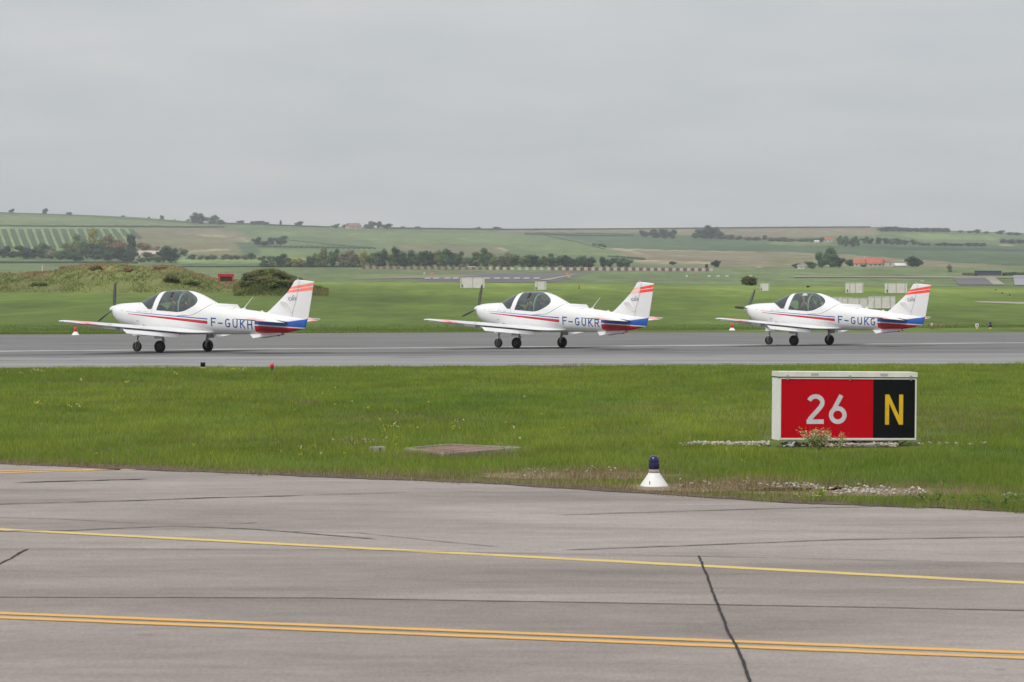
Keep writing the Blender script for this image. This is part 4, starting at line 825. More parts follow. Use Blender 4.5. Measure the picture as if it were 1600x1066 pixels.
# ------------------------------------------------------------------ the runway sign
def runway_sign():
    b0 = g0(1324.8, 698.5); D = b0.y; s = D / F        # metres per photo pixel at the sign
    t = empty('runway_sign', (b0.x, b0.y, 0), R(9.5), 'white airfield sign cabinet reading 26 on red and N on black, behind a leafy weed', 'sign')
    W, H, z0, dp = 219 * s / math.cos(R(9.5)) * 1.001, 107.5 * s, (698.5 - 688.8) * s, .30
    tilt = Matrix.Rotation(R(.55), 3, 'Y'); holder = t
    Mc = mat('cream_white_cabinet', (.72, .70, .64), .5, noise=(5, .12, 6, (1, 1, .3))); Ms = mat('white_side_panel', (.80, .80, .78), .5, noise=(3, .04, 4, (1, 1, 1)))
    def B(nm, c, sz, m, bev=.0, par=None):
        o = box_obj(nm, (0, 0, 0), sz, m, par or t, bev); o.matrix_local = Matrix.Translation((0, 0, z0)) @ tilt.to_4x4() @ Matrix.Translation(c); return o
    fr = 14 * s; lid = 8.5 * s
    body = B('cabinet', (0, dp / 2, (H - lid) / 2), (W, dp, H - lid - .004), Mc, .003)
    B('side_panel', (-W / 2 - .0015, dp / 2, (H - lid) / 2), (.005, dp - .01, H - lid - .01), Ms)
    B('lid', (0, dp / 2 - .004, H - lid / 2), (W + .012, dp + .02, lid), Mc, .0015)
    B('lid_seal', (0, dp / 2 - .004, H - lid - .001), (W + .016, dp + .024, .012), M_dark)
    px0 = -W / 2 + .018; px1 = W / 2 - .020; xs_ = px0 + (1364 - 1222) / (1429 - 1222) * (px1 - px0); zt = H - lid - .021; zb = .030
    Mr = mat('sign_red', (.50, .002, .010), .45, spec=.12, noise=(2, .05, 2, (1, 1, 1))); Mk = mat('sign_black', (.006, .007, .008), .4, spec=.15)
    B('red_panel', ((px0 + xs_) / 2, -.002, (zt + zb) / 2), (xs_ - px0, .008, zt - zb), Mr); B('black_panel', ((px1 + xs_) / 2, -.002, (zt + zb) / 2), (px1 - xs_, .008, zt - zb), Mk)
    for nm, c, sz in (('frame_rail', (0, -.006, zt + .008), (W - .006, .016, .016)), ('frame_rail', (0, -.006, zb - .010), (W - .006, .016, .020)), ('frame_rail', (px0 - .0075, -.006, (zt + zb) / 2), (.0150, .016, zt - zb)), ('frame_rail', (px1 + .0085, -.006, (zt + zb) / 2), (.017, .016, zt - zb))): B(nm, c, sz, Mc, .002)
    sc = lambda px: px0 + (px - 1221.7) / (1429 - 1221.7) * (px1 - px0); z_ = lambda py: zb + (684.5 - py) / (684.5 - 592) * (zt - zb)
    def digit(ch, pxa, pya, pyb, w_px, m, wd):
        V, Fc = glyph(ch, wd, .05); hh = z_(pya) - z_(pyb); P_ = [(sc(pxa) + v[0] * hh, -.0075 - v[2] * .0008, z_(pyb) + v[1] * hh) for v in V]
        o = link('numeral', mesh('numeral', P_, Fc), m, t); o.matrix_local = Matrix.Translation((0, 0, z0)) @ tilt.to_4x4(); return o
    Mw = mat('reflective_white', (.62, .58, .62), .4)
    digit('2', 1261, 615.7, 662.3, 28, Mw, .15); digit('6', 1295.5, 615.7, 662.3, 28, Mw, .15)
    a, b_, c, d = sc(1382.5), sc(1410.5), z_(615.8), z_(663.2); wl = (b_ - a) * .225; V = [(a, d), (a + wl, d), (a + wl, c), (a, c), (b_ - wl, d), (b_, d), (b_, c), (b_ - wl, c)]
    V += [(a, c), (a + wl, c), (b_, d), (b_ - wl, d)]
    o = link('letter', mesh('letter', [(x, -.0075 - (.0004 if i > 7 else 0), z) for i, (x, z) in enumerate(V)], [(0, 1, 2, 3), (4, 5, 6, 7), (8, 9, 10, 11)]), mat('sign_yellow', (.72, .44, .012), .4), t); o.matrix_local = Matrix.Translation((0, 0, z0)) @ tilt.to_4x4()
    for px in (1231, 1327, 1422): la = B('latch', (sc(px), -.020, H - lid - .004), (.022, .016, .055), M_metal, .003)
    for px in (1273, 1380): B('rating_plate', (sc(px), -.0155, H - lid / 2 + .002), (.085, .003, .028), M_grey)
    for zz in (.06, .35, .62):
        for yy in (.03, dp - .03): B('rivet', (-W / 2 - .0045, yy, zz), (.003, .010, .010), M_grey)
    for px, nm in ((1391, 'post'), (1238, 'post')):
        o = tube_obj('post', [(sc(px), .05, -.06), (sc(px), .05, z0 + .02)], .024, M_white, t, 12); lathe_obj('foot_plate', [(.055, .0), (.055, .012), (.02, .018)], M_grey, o, 16, 'Z', (sc(px), .05, .02))
    tube_obj('cable', [(sc(1418), .1, z0 + .02), (sc(1419), .06, .06), (sc(1408), .03, .025), (sc(1392), .02, .02), (sc(1380), .04, .02)], .007, M_dark, t, 6)
    tube_obj('strut', [(sc(1246), .02, z0 + .01), (sc(1236), -.03, .01)], .012, M_grey, t, 8)
    o = box_obj('foundation_slab', (sc(1355), .08, .018), (.62, .34, .03), mat('grey_concrete', (.30, .29, .27), .9), t, .004)
runway_sign()
def leafy(name, loc, stems, h, leaf, cols, label, cat, spread=.2, group=None, nl=26, lean=.5, flower=None):
    t = empty(name, loc, 0, label, cat, group); SV = bmesh.new(); V = []; Fc = []; C = []
    for i in range(stems):
        a = random.uniform(0, 6.28); r = random.random() * spread; top = Vector((math.cos(a) * (r + lean * spread), math.sin(a) * (r + lean * spread) * .6, h * random.uniform(.55, 1))); base = Vector((math.cos(a) * r * .3, math.sin(a) * r * .3, 0))
        mid = base.lerp(top, .5) + Vector((random.uniform(-.02, .02), 0, .02)); add_tube(SV, [base, mid, top], [.005, .004, .002], 4)
        for k in range(nl):
            f = random.uniform(.25, 1.03) ** .7; p = base.lerp(top, f) + Vector((random.gauss(0, .028), random.gauss(0, .028), random.gauss(0, .02))) * (h / .3); s = leaf * random.uniform(.6, 1.3)
            d = Vector((random.uniform(-1, 1), random.uniform(-1, 1), random.uniform(-.2, 1))).normalized(); u = d.orthogonal().normalized(); o = len(V)
            V += [p, p + d * s * .5 + u * s * .28, p + d * s, p + d * s * .5 - u * s * .28]; Fc.append((o, o + 1, o + 2, o + 3)); c = random.choice(cols); b = random.uniform(.75, 1.25); C += [tuple(x * b for x in c)] * 4
    link('stem', bm_mesh('stem', SV), mat('plant_stem', (.22, .24, .10), .8), t); link('leaves', np_mesh('leaves', np.array([tuple(v) for v in V]), np.array(Fc), np.array(C)), M_veg, t)
leafy('weed_bush', g0(1277, 703), 24, .225, .024, [(.34, .38, .14), (.46, .46, .25), (.20, .28, .08), (.52, .40, .28)], 'pale green leafy weed growing in front of the red 26 sign', 'plant', .15, nl=42, lean=.35)
leafy('weed_bush', g0(1310, 702), 7, .185, .022, [(.34, .38, .14), (.45, .42, .24)], 'thin sprawling weed right of the leafy one, below the 26 sign', 'plant', .10, nl=16, lean=.4)
leafy('weed_bush', g0(553, 699), 9, .12, .02, [(.35, .36, .18), (.25, .3, .1)], 'pale low weed in the grass left of the rusty grating', 'plant', .14)
leafy('weed_bush', g0(790, 712), 7, .16, .015, [(.36, .33, .20), (.3, .33, .14)], 'straw coloured weed at the right corner of the rusty grating', 'plant', .10)
leafy('weed_bush', g0(1268, 785), 9, .11, .02, [(.22, .32, .05), (.42, .45, .08)], 'yellow green weed on the apron edge below the sign', 'plant', .13)
leafy('weed_bush', g0(1195, 695), 6, .26, .012, [(.26, .18, .16), (.2, .17, .12)], 'dry reddish stalks beside the left end of the 26 sign', 'plant', .12, lean=.2)
leafy('weed_bush', g0(1455, 790), 9, .10, .02, [(.10, .18, .03), (.07, .13, .03)], 'dark green clump at the apron edge right of the stones', 'plant', .16)
leafy('weed_bush', g0(1560, 796), 12, .12, .022, [(.10, .19, .03), (.09, .2, .02)], 'fresh green clump on the apron edge at the far right', 'plant', .25)
# ------------------------------------------------------------------ taxiway lamps
M_cone = mat('white_lamp_cone', (.78, .78, .77), .5, noise=(9, .08, 5, (1, 1, 1))); M_collar = mat('grey_brown_collar', (.36, .31, .29), .6)
M_blens = mat('dark_blue_lens', (.010, .006, .062), .2, coat=.25); M_rlens = mat('red_lens', (.60, .012, .025), .25, coat=.4); M_ylamp = mat('yellow_lamp_base', (.66, .42, .05), .5)
def lens_cover(p, prof, z=0):
    return p
t = empty('taxiway_lamp', g0(1022, 760), 0, 'dark blue taxiway edge lamp on a white cone in the near verge', 'lamp')
lathe_obj('cone_base', [(.128, 0), (.127, .006), (.052, .112), (.050, .118), (.0, .118)], M_cone, t, 40)
lathe_obj('collar', [(.046, .119), (.049, .122), (.048, .145), (.044, .150), (0, .150)], M_collar, t, 28)
lathe_obj('lens', [(.0455, .151), (.0465, .165), (.0465, .21), (.0455, .215), (.0465, .22), (.043, .245), (.034, .262), (.018, .270), (0, .272)], M_blens, t, 28)
strp = box_obj('seam_strip', (-.045, -.105, .028), (.006, .004, .05), M_seam, t)
t = empty('taxiway_lamp', g0(317, 577), 0, 'square dark blue lamp on a yellow base at the near taxiway edge', 'lamp')
lathe_obj('base', [(.075, 0), (.075, .045), (.05, .06), (0, .06)], M_ylamp, t, 18); lathe_obj('lens', [(.062, .061), (.064, .16), (.058, .175), (0, .18)], M_blens, t, 18)
t = empty('red_lamp', g0(425, 580), 0, 'small red bulb lamp at the near taxiway edge', 'lamp')
lathe_obj('stem', [(.03, 0), (.03, .07), (0, .07)], M_dark, t, 12); lathe_obj('lens', [(.036, .071), (.048, .09), (.05, .14), (.04, .18), (.02, .195), (0, .198)], M_rlens, t, 16)
def cone_lamp(px, py, label, D=None):
    p = g0(px, py); t = empty('red_lamp', p, 0, label, 'lamp', 'red lamps on the far taxiway edge'); k = p.y / F
    lathe_obj('cone_base', [(6.3 * k, 0), (6 * k, .6 * k), (2.4 * k, 5.6 * k), (0, 5.6 * k)], M_cone, t, 20); lathe_obj('lens', [(2.3 * k, 5.7 * k), (2.5 * k, 7 * k), (2.0 * k, 11.5 * k), (1.2 * k, 12.7 * k), (0, 13 * k)], M_rlens, t, 14)
cone_lamp(118, 524, 'red lamp on a white cone under the left wing tip of F-GUKH'); cone_lamp(1144, 518, 'red lamp on a white cone under the left wing of F-GUKG')
p = g0(1526.5, 516.5); k = p.y / F; t = empty('edge_marker', p, 0, 'yellow marker lamp with a white top at the far taxiway edge', 'lamp')
lathe_obj('base', [(2.8 * k, 0), (1.4 * k, 2 * k), (1.5 * k, 5 * k), (0, 5 * k)], M_ylamp, t, 14); box_obj('head', (0, 0, 8 * k), (4.6 * k, 3 * k, 5 * k), M_cone, t, .3 * k); box_obj('window', (0, -1.7 * k, 8 * k), (2 * k, .4 * k, 2 * k), M_dark, t)
p = g0(1547.5, 516.5); k = p.y / F; t = empty('edge_marker', p, 0, 'yellow marker lamp with a dark navy top at the far taxiway edge', 'lamp')
lathe_obj('base', [(3.2 * k, 0), (1.6 * k, 2 * k), (1.7 * k, 5.5 * k), (0, 5.5 * k)], M_ylamp, t, 14); lathe_obj('lens', [(2.4 * k, 5.6 * k), (3 * k, 7 * k), (2.6 * k, 9.4 * k), (1 * k, 10.5 * k), (0, 10.5 * k)], M_blens, t, 14); lathe_obj('visor', [(1.6 * k, 10.6 * k), (1.8 * k, 12.5 * k), (0, 13.8 * k)], M_blens, t, 12)
p = g0(1456, 516.5); k = p.y / F; t = empty('edge_marker', p, 0, 'small white marker among dry weeds behind the tail of F-GUKG', 'marker'); box_obj('head', (0, 0, 9 * k), (3.6 * k, 2 * k, 4.5 * k), M_cone, t, .3 * k); tube_obj('stake', [(0, 0, 0), (0, 0, 7 * k)], .5 * k, M_grey, t, 6)
leafy('dry_weeds', g0(1463, 517), 22, .55, .07, [(.26, .20, .11), (.3, .24, .12), (.16, .17, .06)], 'dry brown weeds at the far taxiway edge behind the tail of F-GUKG', 'plant', .6)
leafy('dry_weeds', g0(1488, 515.5), 14, .45, .07, [(.12, .18, .04), (.22, .2, .08)], 'green brown weeds right of the dry clump at the taxiway edge', 'plant', .6)
for px, py, l in ((1556, 457, 'leftmost small dark marker post on the far grass rise'), (1566, 462, 'middle small dark marker post on the far grass rise'), (1578, 465, 'rightmost small dark marker post on the far grass rise')):
    p = gp(px, py, 160, 385); k = p.y / F; t = empty('marker_post', p, 0, l, 'post', 'dark marker posts on the rise'); tube_obj('stake', [(0, 0, 0), (0, 0, 3 * k)], .5 * k, M_ylamp, t, 6); box_obj('head', (0, 0, 4 * k), (1.8 * k, 1 * k, 2.4 * k), M_dark, t)
p = gp(905, 451.5, 200, 385); t = empty('marker_post', p, 0, 'small rusty orange marker on the grass right of the narrow white cabinet', 'post'); k = p.y / F; tube_obj('stake', [(0, 0, 0), (0, 0, 4 * k)], 1.0 * k, mat('rusty_orange', (.4, .12, .03), .8), t, 6); box_obj('head', (0, 0, 4.6 * k), (3 * k, 1 * k, 1.2 * k), mat('rusty_orange', (.4, .12, .03), .8), t)
# ------------------------------------------------------------------ grating in the grass
def grating():
    A, Bc, Cc, Dc = g0(634, 704.5), g0(702, 697.8), g0(815, 703.2), g0(697, 712.5)
    t = empty('drain_grating', (0, 0, 0), 0, 'rusty ribbed drain grating in a concrete rim set in the grass', 'grating'); Mc = mat('pale_concrete_rim', (.33, .29, .27), .9, noise=(5, .25, 6, (1, 1, 1))); Mr = mat('rusty_rib', (.25, .15, .125), .85, noise=(7, .35, 5, (1, 1, 1)))
    zc = .026
    for p, q in ((A, Bc), (Bc, Cc), (Cc, Dc), (Dc, A)):
        d = q - p; o = box_obj('rim', (0, 0, 0), (d.length, .048, .08), Mc, t, .006); o.location = ((p + q) / 2) + Vector((0, 0, zc - .035)); o.rotation_euler = (0, 0, math.atan2(d.y, d.x))
    bm = bmesh.new(); add_box(bm, (0, 0, 0), (.036, 1, .022)); rib = bm_mesh('rib', bm); rib.materials.append(Mr)
    for i in range(30):
        f = (i + .6) / 30; p = A.lerp(Dc, f) if False else Dc.lerp(Cc, f); q = A.lerp(Bc, f); d = q - p
        o = bpy.data.objects.new('rib', rib); COL.objects.link(o); o.parent = t; o.location = (p + q) / 2 + Vector((0, 0, zc - .020 + random.uniform(-.003, .003))); o.rotation_euler = (0, 0, math.atan2(d.y, d.x) - math.pi / 2); o.scale = (1, d.length - .05, 1)
    pit = link('pit', mesh('pit', [(v.x, v.y, .013) for v in (A, Bc, Cc, Dc)], [(0, 1, 2, 3)]), mat('dark_pit', (.05, .035, .03), .95), t)
grating()
t = empty('concrete_block', g0(590, 707.5), R(12), 'small broken pale concrete block left of the rusty grating', 'block'); box_obj('block', (0, 0, .03), (.17, .12, .07), mat('pale_concrete_rim', (.33, .29, .27)), t, .01); box_obj('stub', (.02, -.065, .03), (.02, .02, .055), M_dark, t)
# ------------------------------------------------------------------ white sign cabinets seen from behind
M_cab = mat('weathered_white_cabinet', (.66, .64, .60), .6, noise=(2.5, .08, 5, (1, 1, 1))); M_rib = mat('grey_batten', (.34, .33, .31), .7)
def cabinet(px0, px1, pt, pb, ribs, label, lo=160, hi=385, box=True, dpt=.35):
    p = gp((px0 + px1) / 2, pb, lo, hi); k = p.y / F; W = (px1 - px0) * k; H = (pb - pt) * k; t = empty('sign_cabinet', p, 0, label, 'sign cabinet', 'white sign cabinets seen from behind on the far grass')
    box_obj('cabinet', (0, dpt / 2, H / 2 + .02), (W, dpt, H - .04), M_cab, t, .01)
    for f in ribs:
        x = -W / 2 + f * W; box_obj('batten', (x, -.02, H / 2), (.045, .045, H), M_rib, t)
    for z in (.03, H - .01): box_obj('edge_rail', (0, -.008, z), (W + .02, .03, .05), M_cab, t)
    for f in (ribs[0], ribs[-1]): x = -W / 2 + f * W; tube_obj('leg', [(x, .15, -.3), (x, .15, .03)], .03, M_grey, t, 8)
    if box: box_obj('junction_box', (-W / 2 + .07 * W + .03, -.05, H * .22), (.11, .07, H * .22), M_dark, t)
cabinet(719.5, 757, 434, 450, (.04, .5, .93), 'large white sign cabinet seen from behind, between the first two aircraft')
cabinet(836, 853.5, 440, 453, (.2, .88), 'narrow white sign cabinet behind the canopy of F-GUKR')
cabinet(1188, 1202, 443, 454.5, (.08, .92), 'smallest white sign cabinet, above the canopy of F-GUKG beside a bush')
cabinet(1321.5, 1349, 442, 457.8, (.22, .55, .95), 'white sign cabinet with three battens, left one of the upper pair near the F-GUKG tail')
cabinet(1383, 1417.5, 442.5, 458, (.12, .5, .9), 'white sign cabinet partly behind the fin of F-GUKG, right one of the upper pair')
cabinet(1357.5, 1399, 463.5, 482, (.2, .48, .8), 'larger of the lower white cabinets, behind the spine of F-GUKG', box=False)
cabinet(1299, 1316.5, 464.5, 480, (.55, .98), 'left low white cabinet behind the canopy of F-GUKG', box=False); cabinet(1317, 1332, 465.5, 480.5, (.5,), 'middle low white cabinet behind the canopy of F-GUKG', box=False); cabinet(1332.5, 1357, 466, 481, (.4, .95), 'right low white cabinet of the row behind F-GUKG, touching the larger one', box=False)
# ------------------------------------------------------------------ overgrown mounds
def mound(pts_top, base_py, px0, px1, D0, D1, name):
    """earth bank across the view: ridge height follows pts_top (photo column, row)"""
    tx = [p[0] for p in pts_top]; ty = [p[1] for p in pts_top]; V = []; Fc = []; C = []; nx, ny = 130, 16; out_ = []
    for j in range(ny + 1):
        v = j / ny; Y = D0 + (D1 - D0) * v
        for i in range(nx + 1):
            px = px0 + (px1 - px0) * i / nx; x = (px - 800) / F * Y; zg = float(T(x, Y)); Yr = D0 + (D1 - D0) * .6; zr = CH + (YH - np.interp(px, tx, ty)) * Yr / F; hr = max(zr - float(T((px - 800) / F * Yr, Yr)), 0)
            prof = math.sin(math.pi * min(max(v / 1.0, 0), 1)) ** .8 if v < .6 else math.sin(math.pi * (.5 + (v - .6) / .8)) ** .8 if False else (math.sin(math.pi / 2 * min(v / .6, 1)) if v <= .6 else math.cos(math.pi / 2 * (v - .6) / .4))
            lump = .16 * math.sin(px * .21 + Y * .6) + .12 * math.sin(px * .47 - Y * .9) + .08 * math.sin(px * 1.1 + Y)
            V.append((x, Y, zg - .15 + (hr + lump * min(hr, 1)) * max(prof, 0))); C.append((.14, .155, .05))
    for j in range(ny):
        for i in range(nx): k = j * (nx + 1) + i; Fc.append((k, k + 1, k + nx + 2, k + nx + 1))
    link(name, np_mesh(name, np.array(V), np.array(Fc), np.array(C), True), M_ground, kind='structure')
    return np.array(V).reshape(ny + 1, nx + 1, 3)
def cover(name, grid, n, kinds, hmax):
    ny, nx = grid.shape[0] - 1, grid.shape[1] - 1; V = []; C = []
    u = rng.uniform(0, nx - 1e-3, n); v = rng.uniform(0, ny * .72, n); i = u.astype(int); j = v.astype(int); fu, fv = u - i, v - j
    P = (grid[j, i] * ((1 - fu) * (1 - fv))[:, None] + grid[j, i + 1] * (fu * (1 - fv))[:, None] + grid[j + 1, i] * ((1 - fu) * fv)[:, None] + grid[j + 1, i + 1] * (fu * fv)[:, None])
    f = field(P[:, 0] * .9, P[:, 1] * .5) * .8 + rng.uniform(-.3, .3, n) + .95 * (v / (ny * .58) * 2 - 1); cols = np.zeros((n, 3)); q = np.clip(((f + 1) / 2 * len(kinds)).astype(int), 0, len(kinds) - 1); cols[:] = np.array(kinds)[q]
    cols *= rng.uniform(.75, 1.45, (n, 1)); f2 = field(P[:, 0] * 1.7, P[:, 1]); h = hmax * rng.uniform(.3, 1, n) * (.75 + .45 * f2); h = np.maximum(h, .08)
    g = (P[:, 2] - T(P[:, 0], P[:, 1])) < .05; h[g] *= .4
    blades(name, P[:, 0], P[:, 1], P[:, 2] - .05, h, rng.uniform(.05, .16, n), cols, M_veg, 1.3)
topA = [(-400, 434), (-60, 428), (0, 427), (30, 427), (60, 424), (85, 423), (105, 417), (130, 413), (165, 411.5), (200, 413.5), (225, 417), (262, 414), (285, 417), (300, 425), (325, 431), (345, 437), (372, 438), (385, 440), (400, 446)]
gA = mound(topA, 450, -400, 392, 300, 352, 'earth_mound'); OLV = (.20, .215, .06); TAN = (.34, .26, .14); RUS = (.36, .20, .12); DGR = (.09, .12, .035); BRN = (.26, .19, .10)
cover('mound_vegetation', gA, 60000, [(.17, .22, .05), (.15, .19, .045), DGR, (.19, .23, .06), OLV, (.13, .16, .05), (.24, .22, .08), TAN, BRN, RUS, RUS], .38)
topB = [(366, 449), (376, 440), (384, 433), (392, 428), (402, 425), (415, 423), (428, 423.5), (440, 426), (450, 430), (460, 435), (470, 441), (484, 447), (512, 451)]
gB = mound(topB, 455, 366, 512, 285, 318, 'round_mound'); cover('round_mound_scrub', gB, 26000, [DGR, (.12, .15, .045), OLV, (.20, .18, .08), BRN, (.15, .17, .05)], .5)
def on_grid(g, px, py):
    G = g[:11].reshape(-1, 3); PX, PY_ = proj(G[:, 0], G[:, 1], G[:, 2]); i = int(np.argmin((PX - px) ** 2 + (PY_ - py) ** 2 * 2 + .02 * (G[:, 1] - G[:, 1].min()))); return G[i]
def scrub_later():
    for k_, (px, py, w_, h_, kd, wh) in enumerate([(392, 440, 26, 14, 'scrub', 'low on the left flank'), (404, 436, 30, 14, 'olive_scrub', 'on the left shoulder'), (420, 434, 34, 13, 'moss', 'on the crest'), (436, 437, 30, 14, 'scrub', 'right of the crest'), (450, 441, 28, 13, 'olive_scrub', 'on the right shoulder'), (462, 446, 26, 12, 'scrub', 'on the right flank'), (412, 447, 34, 14, 'olive_scrub', 'at the front left'), (436, 449, 36, 14, 'moss', 'at the front centre'), (458, 452, 30, 12, 'scrub', 'at the front right'), (388, 449, 24, 11, 'moss', 'at the front left foot'), (480, 454, 26, 8, 'scrub', 'at the right foot'), (498, 457, 18, 5, 'olive_scrub', 'at the far right foot')]):
        P_ = on_grid(gB, px, py - 3); Y = P_[1]; t = empty('bush', (P_[0], P_[1] - .3, P_[2] - .35), random.uniform(0, 6), '%s scrub bush %s of the round mound' % (ADJ[kd], wh), 'bush', 'scrub bushes on the round mound'); cr_ = bpy.data.objects.new('crown', crown(kd, 'bush', k_ % 3)); COL.objects.link(cr_); cr_.parent = t; k = Y / F; cr_.scale = (w_ * k * 1.15, w_ * k * 1.15, h_ * k * 1.55)
    for k_, (px, py, w_, h_, kd, wh) in enumerate([(100, 424, 20, 9, 'rust', 'near its left end'), (150, 421, 24, 8, 'olive_scrub', 'on the crest left of the slab'), (205, 424, 22, 9, 'rust', 'just left of the slab'), (255, 424, 22, 8, 'rust', 'just right of the slab'), (272, 440, 30, 11, 'scrub', 'below the slab to the right'), (300, 446, 30, 10, 'moss', 'on the right flank'), (62, 449, 26, 7, 'scrub', 'at the left foot'), (54, 429, 12, 6, 'moss', 'near the white post')]):
        P_ = on_grid(gA, px, py - 1); Y = P_[1]; t = empty('bush', (P_[0], P_[1] - .3, P_[2] - .25), random.uniform(0, 6), '%s scrub bush on the long mound, %s' % (ADJ[kd], wh), 'bush', 'scrub bushes on the long mound'); cr_ = bpy.data.objects.new('crown', crown(kd, 'bush', k_ % 3)); COL.objects.link(cr_); cr_.parent = t; k = Y / F; cr_.scale = (w_ * k * 1.15, w_ * k * 1.15, h_ * k * 1.5)
def on_mound(px, py): p = gp(px, 446, 200, 380); Y = 330.; return Vector(((px - 800) / F * Y, Y, CH + (YH - py) * Y / F))
p = on_mound(225, 427.5); t = empty('concrete_slab', p, R(-6), 'broken grey concrete slab lying on the overgrown mound', 'slab'); k = p.y / F
box_obj('slab', (-.3, -2.2, 1.0 * k), (25 * k, 1.2, 3.0 * k), mat('grey_rubble', (.30, .27, .23), .9), t, .03, Matrix.Rotation(R(4), 3, 'Y')); box_obj('broken_edge', (7 * k, -2.7, -2 * k), (12 * k, .6, 3.2 * k), mat('dark_rubble', (.16, .13, .10), .9), t, .03)
p = on_mound(95, 424); t = empty('concrete_slab', p, R(3), 'low dark concrete lintel on the left end of the mound', 'slab'); box_obj('slab', (0, -2.6, 2 * k), (13 * k, 1, 1.6 * k), mat('grey_rubble', (.30, .27, .23)), t, .03); box_obj('support', (-1.5 * k, -2.6, -.8 * k), (7 * k, .6, 4 * k), mat('dark_rubble', (.16, .13, .10)), t, .02)
p = gp(353, 441, 200, 385); p = Vector(((353 - 800) / F * 316, 316, CH + (YH - 441.5) * 316 / F)); k = p.y / F; t = empty('red_barrier', p, R(4), 'red topped trestle barrier standing between the two mounds', 'barrier')
box_obj('board', (0, 0, 11.3 * k), (25 * k, .25, 4.6 * k), mat('barrier_red', (.50, .02, .03), .5), t, .02); box_obj('cap_rail', (0, 0, 13.9 * k), (25.5 * k, .3, .8 * k), mat('barrier_pale', (.60, .40, .38), .5), t); box_obj('back_panel', (0, .3, 5.5 * k), (19 * k, .1, 8 * k), mat('brown_board', (.16, .08, .06), .8), t)
for x in (-11, 11): box_obj('leg', (x * k, 0, 5 * k), (1.6 * k, .2, 10 * k), mat('barrier_red', (.5, .02, .03)), t)
p = gp(66, 440, 300, 385); t = empty('white_post', Vector(((66 - 800) / F * 380, 380, CH + (YH - 432) * 380 / F)), 0, 'thin white post standing behind the left end of the mound', 'post'); k = 380 / F; tube_obj('mast', [(0, 0, -6 * k), (0, 0, 17 * k)], .35 * k, M_cone, t, 6); box_obj('head', (0, 0, .5 * k), (3.5 * k, .2, 1.6 * k), M_cone, t)
# ------------------------------------------------------------------ trees
def crown_mesh(seed, kind, nleaf=1100):
    r = np.random.default_rng(seed); lobes = []
    nl = {'round': 9, 'dense': 12, 'tall': 9, 'bush': 8}[kind]
    for i in range(nl):
        a = r.uniform(0, 6.28); rad = r.uniform(.08, .34); z = r.uniform(.16, .78)
        if kind == 'tall': rad *= .6; z = r.uniform(.2, .85)
        if kind == 'bush': z = r.uniform(.18, .60); rad *= .95
        lobes.append((math.cos(a) * rad, math.sin(a) * rad, z, r.uniform(.16, .27)))
    lobes.append((0, 0, .5, .30)); lobes.append((.05, 0, .2, .26)); V = []; Fc = []; C = []
    L = np.array(lobes); pick = r.integers(0, len(L), nleaf); d = r.normal(size=(nleaf, 3)); d /= np.linalg.norm(d, axis=1)[:, None]; rr = r.uniform(.55, 1.08, nleaf) ** .5
    Pn = L[pick, :3] + d * (L[pick, 3] * rr)[:, None] * (1, 1, .85); Pn[:, 2] = np.maximum(Pn[:, 2], .03)
    s = r.uniform(.022, .055, nleaf); u = r.normal(size=(nleaf, 3)); u /= np.linalg.norm(u, axis=1)[:, None]; w_ = np.cross(d, u); w_ /= np.linalg.norm(w_, axis=1)[:, None] + 1e-9; w2 = np.cross(u, w_) * .8
    V = np.stack([Pn + u * s[:, None], Pn - u * s[:, None] * .5 + w_ * s[:, None], Pn - u * s[:, None] * .5 - w_ * s[:, None] * .8], 1)
    tone = (r.uniform(.6, 1.5, nleaf))[:, None]; lob = r.uniform(.7, 1.35, len(L))[pick][:, None]; C = np.ones((nleaf, 3)) * tone * lob
    return V.reshape(-1, 3), np.arange(nleaf * 3).reshape(-1, 3), np.repeat(C, 3, 0), L
KC = {'dark': (.040, .085, .042), 'mid': (.075, .145, .058), 'olive': (.165, .205, .07), 'rust': (.27, .18, .095), 'yellow': (.34, .33, .08), 'grey': (.21, .20, .13), 'scrub': (.115, .125, .05), 'moss': (.135, .165, .05), 'olive_scrub': (.175, .17, .07)}
def crown(kind, shape, v):
    key = ('cr', kind, shape, v)
    if key not in cache:
        V, Fc, C, L = crown_mesh(v * 13 + len(shape), shape); C = C * np.array(KC[kind])
        ib = bmesh.new()   # inner masses so that the crown is not see-through everywhere
        for (x, y, z, r_) in L:
            q = bmesh.ops.create_icosphere(ib, subdivisions=1, radius=r_ * .72)
            for vv in q['verts']: vv.co = Vector((vv.co.x, vv.co.y, vv.co.z * .85)) * random.uniform(.85, 1.15) + Vector((x, y, z))
        bv = np.array([q.co[:] for q in ib.verts]); bf = np.array([[q.index for q in f.verts] for f in ib.faces]); ib.free()
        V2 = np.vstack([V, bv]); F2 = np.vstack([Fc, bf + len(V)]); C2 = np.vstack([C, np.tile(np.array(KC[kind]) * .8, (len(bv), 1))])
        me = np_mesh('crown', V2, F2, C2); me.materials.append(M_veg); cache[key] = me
    return cache[key]
def trunk_mesh():
    bm = bmesh.new(); add_tube(bm, [(0, 0, -.05), (.01, 0, .2), (0, .01, .5)], [.035, .026, .014], 7)
    for a in range(4): add_tube(bm, [(0, 0, .22 + a * .05), (.16 * math.cos(a * 1.7), .16 * math.sin(a * 1.7), .45 + a * .05)], [.014, .005], 5)
    return bm_mesh('trunk', bm, True)
TR = trunk_mesh(); TR.materials.append(mat('grey_bark', (.10, .08, .06), .9))
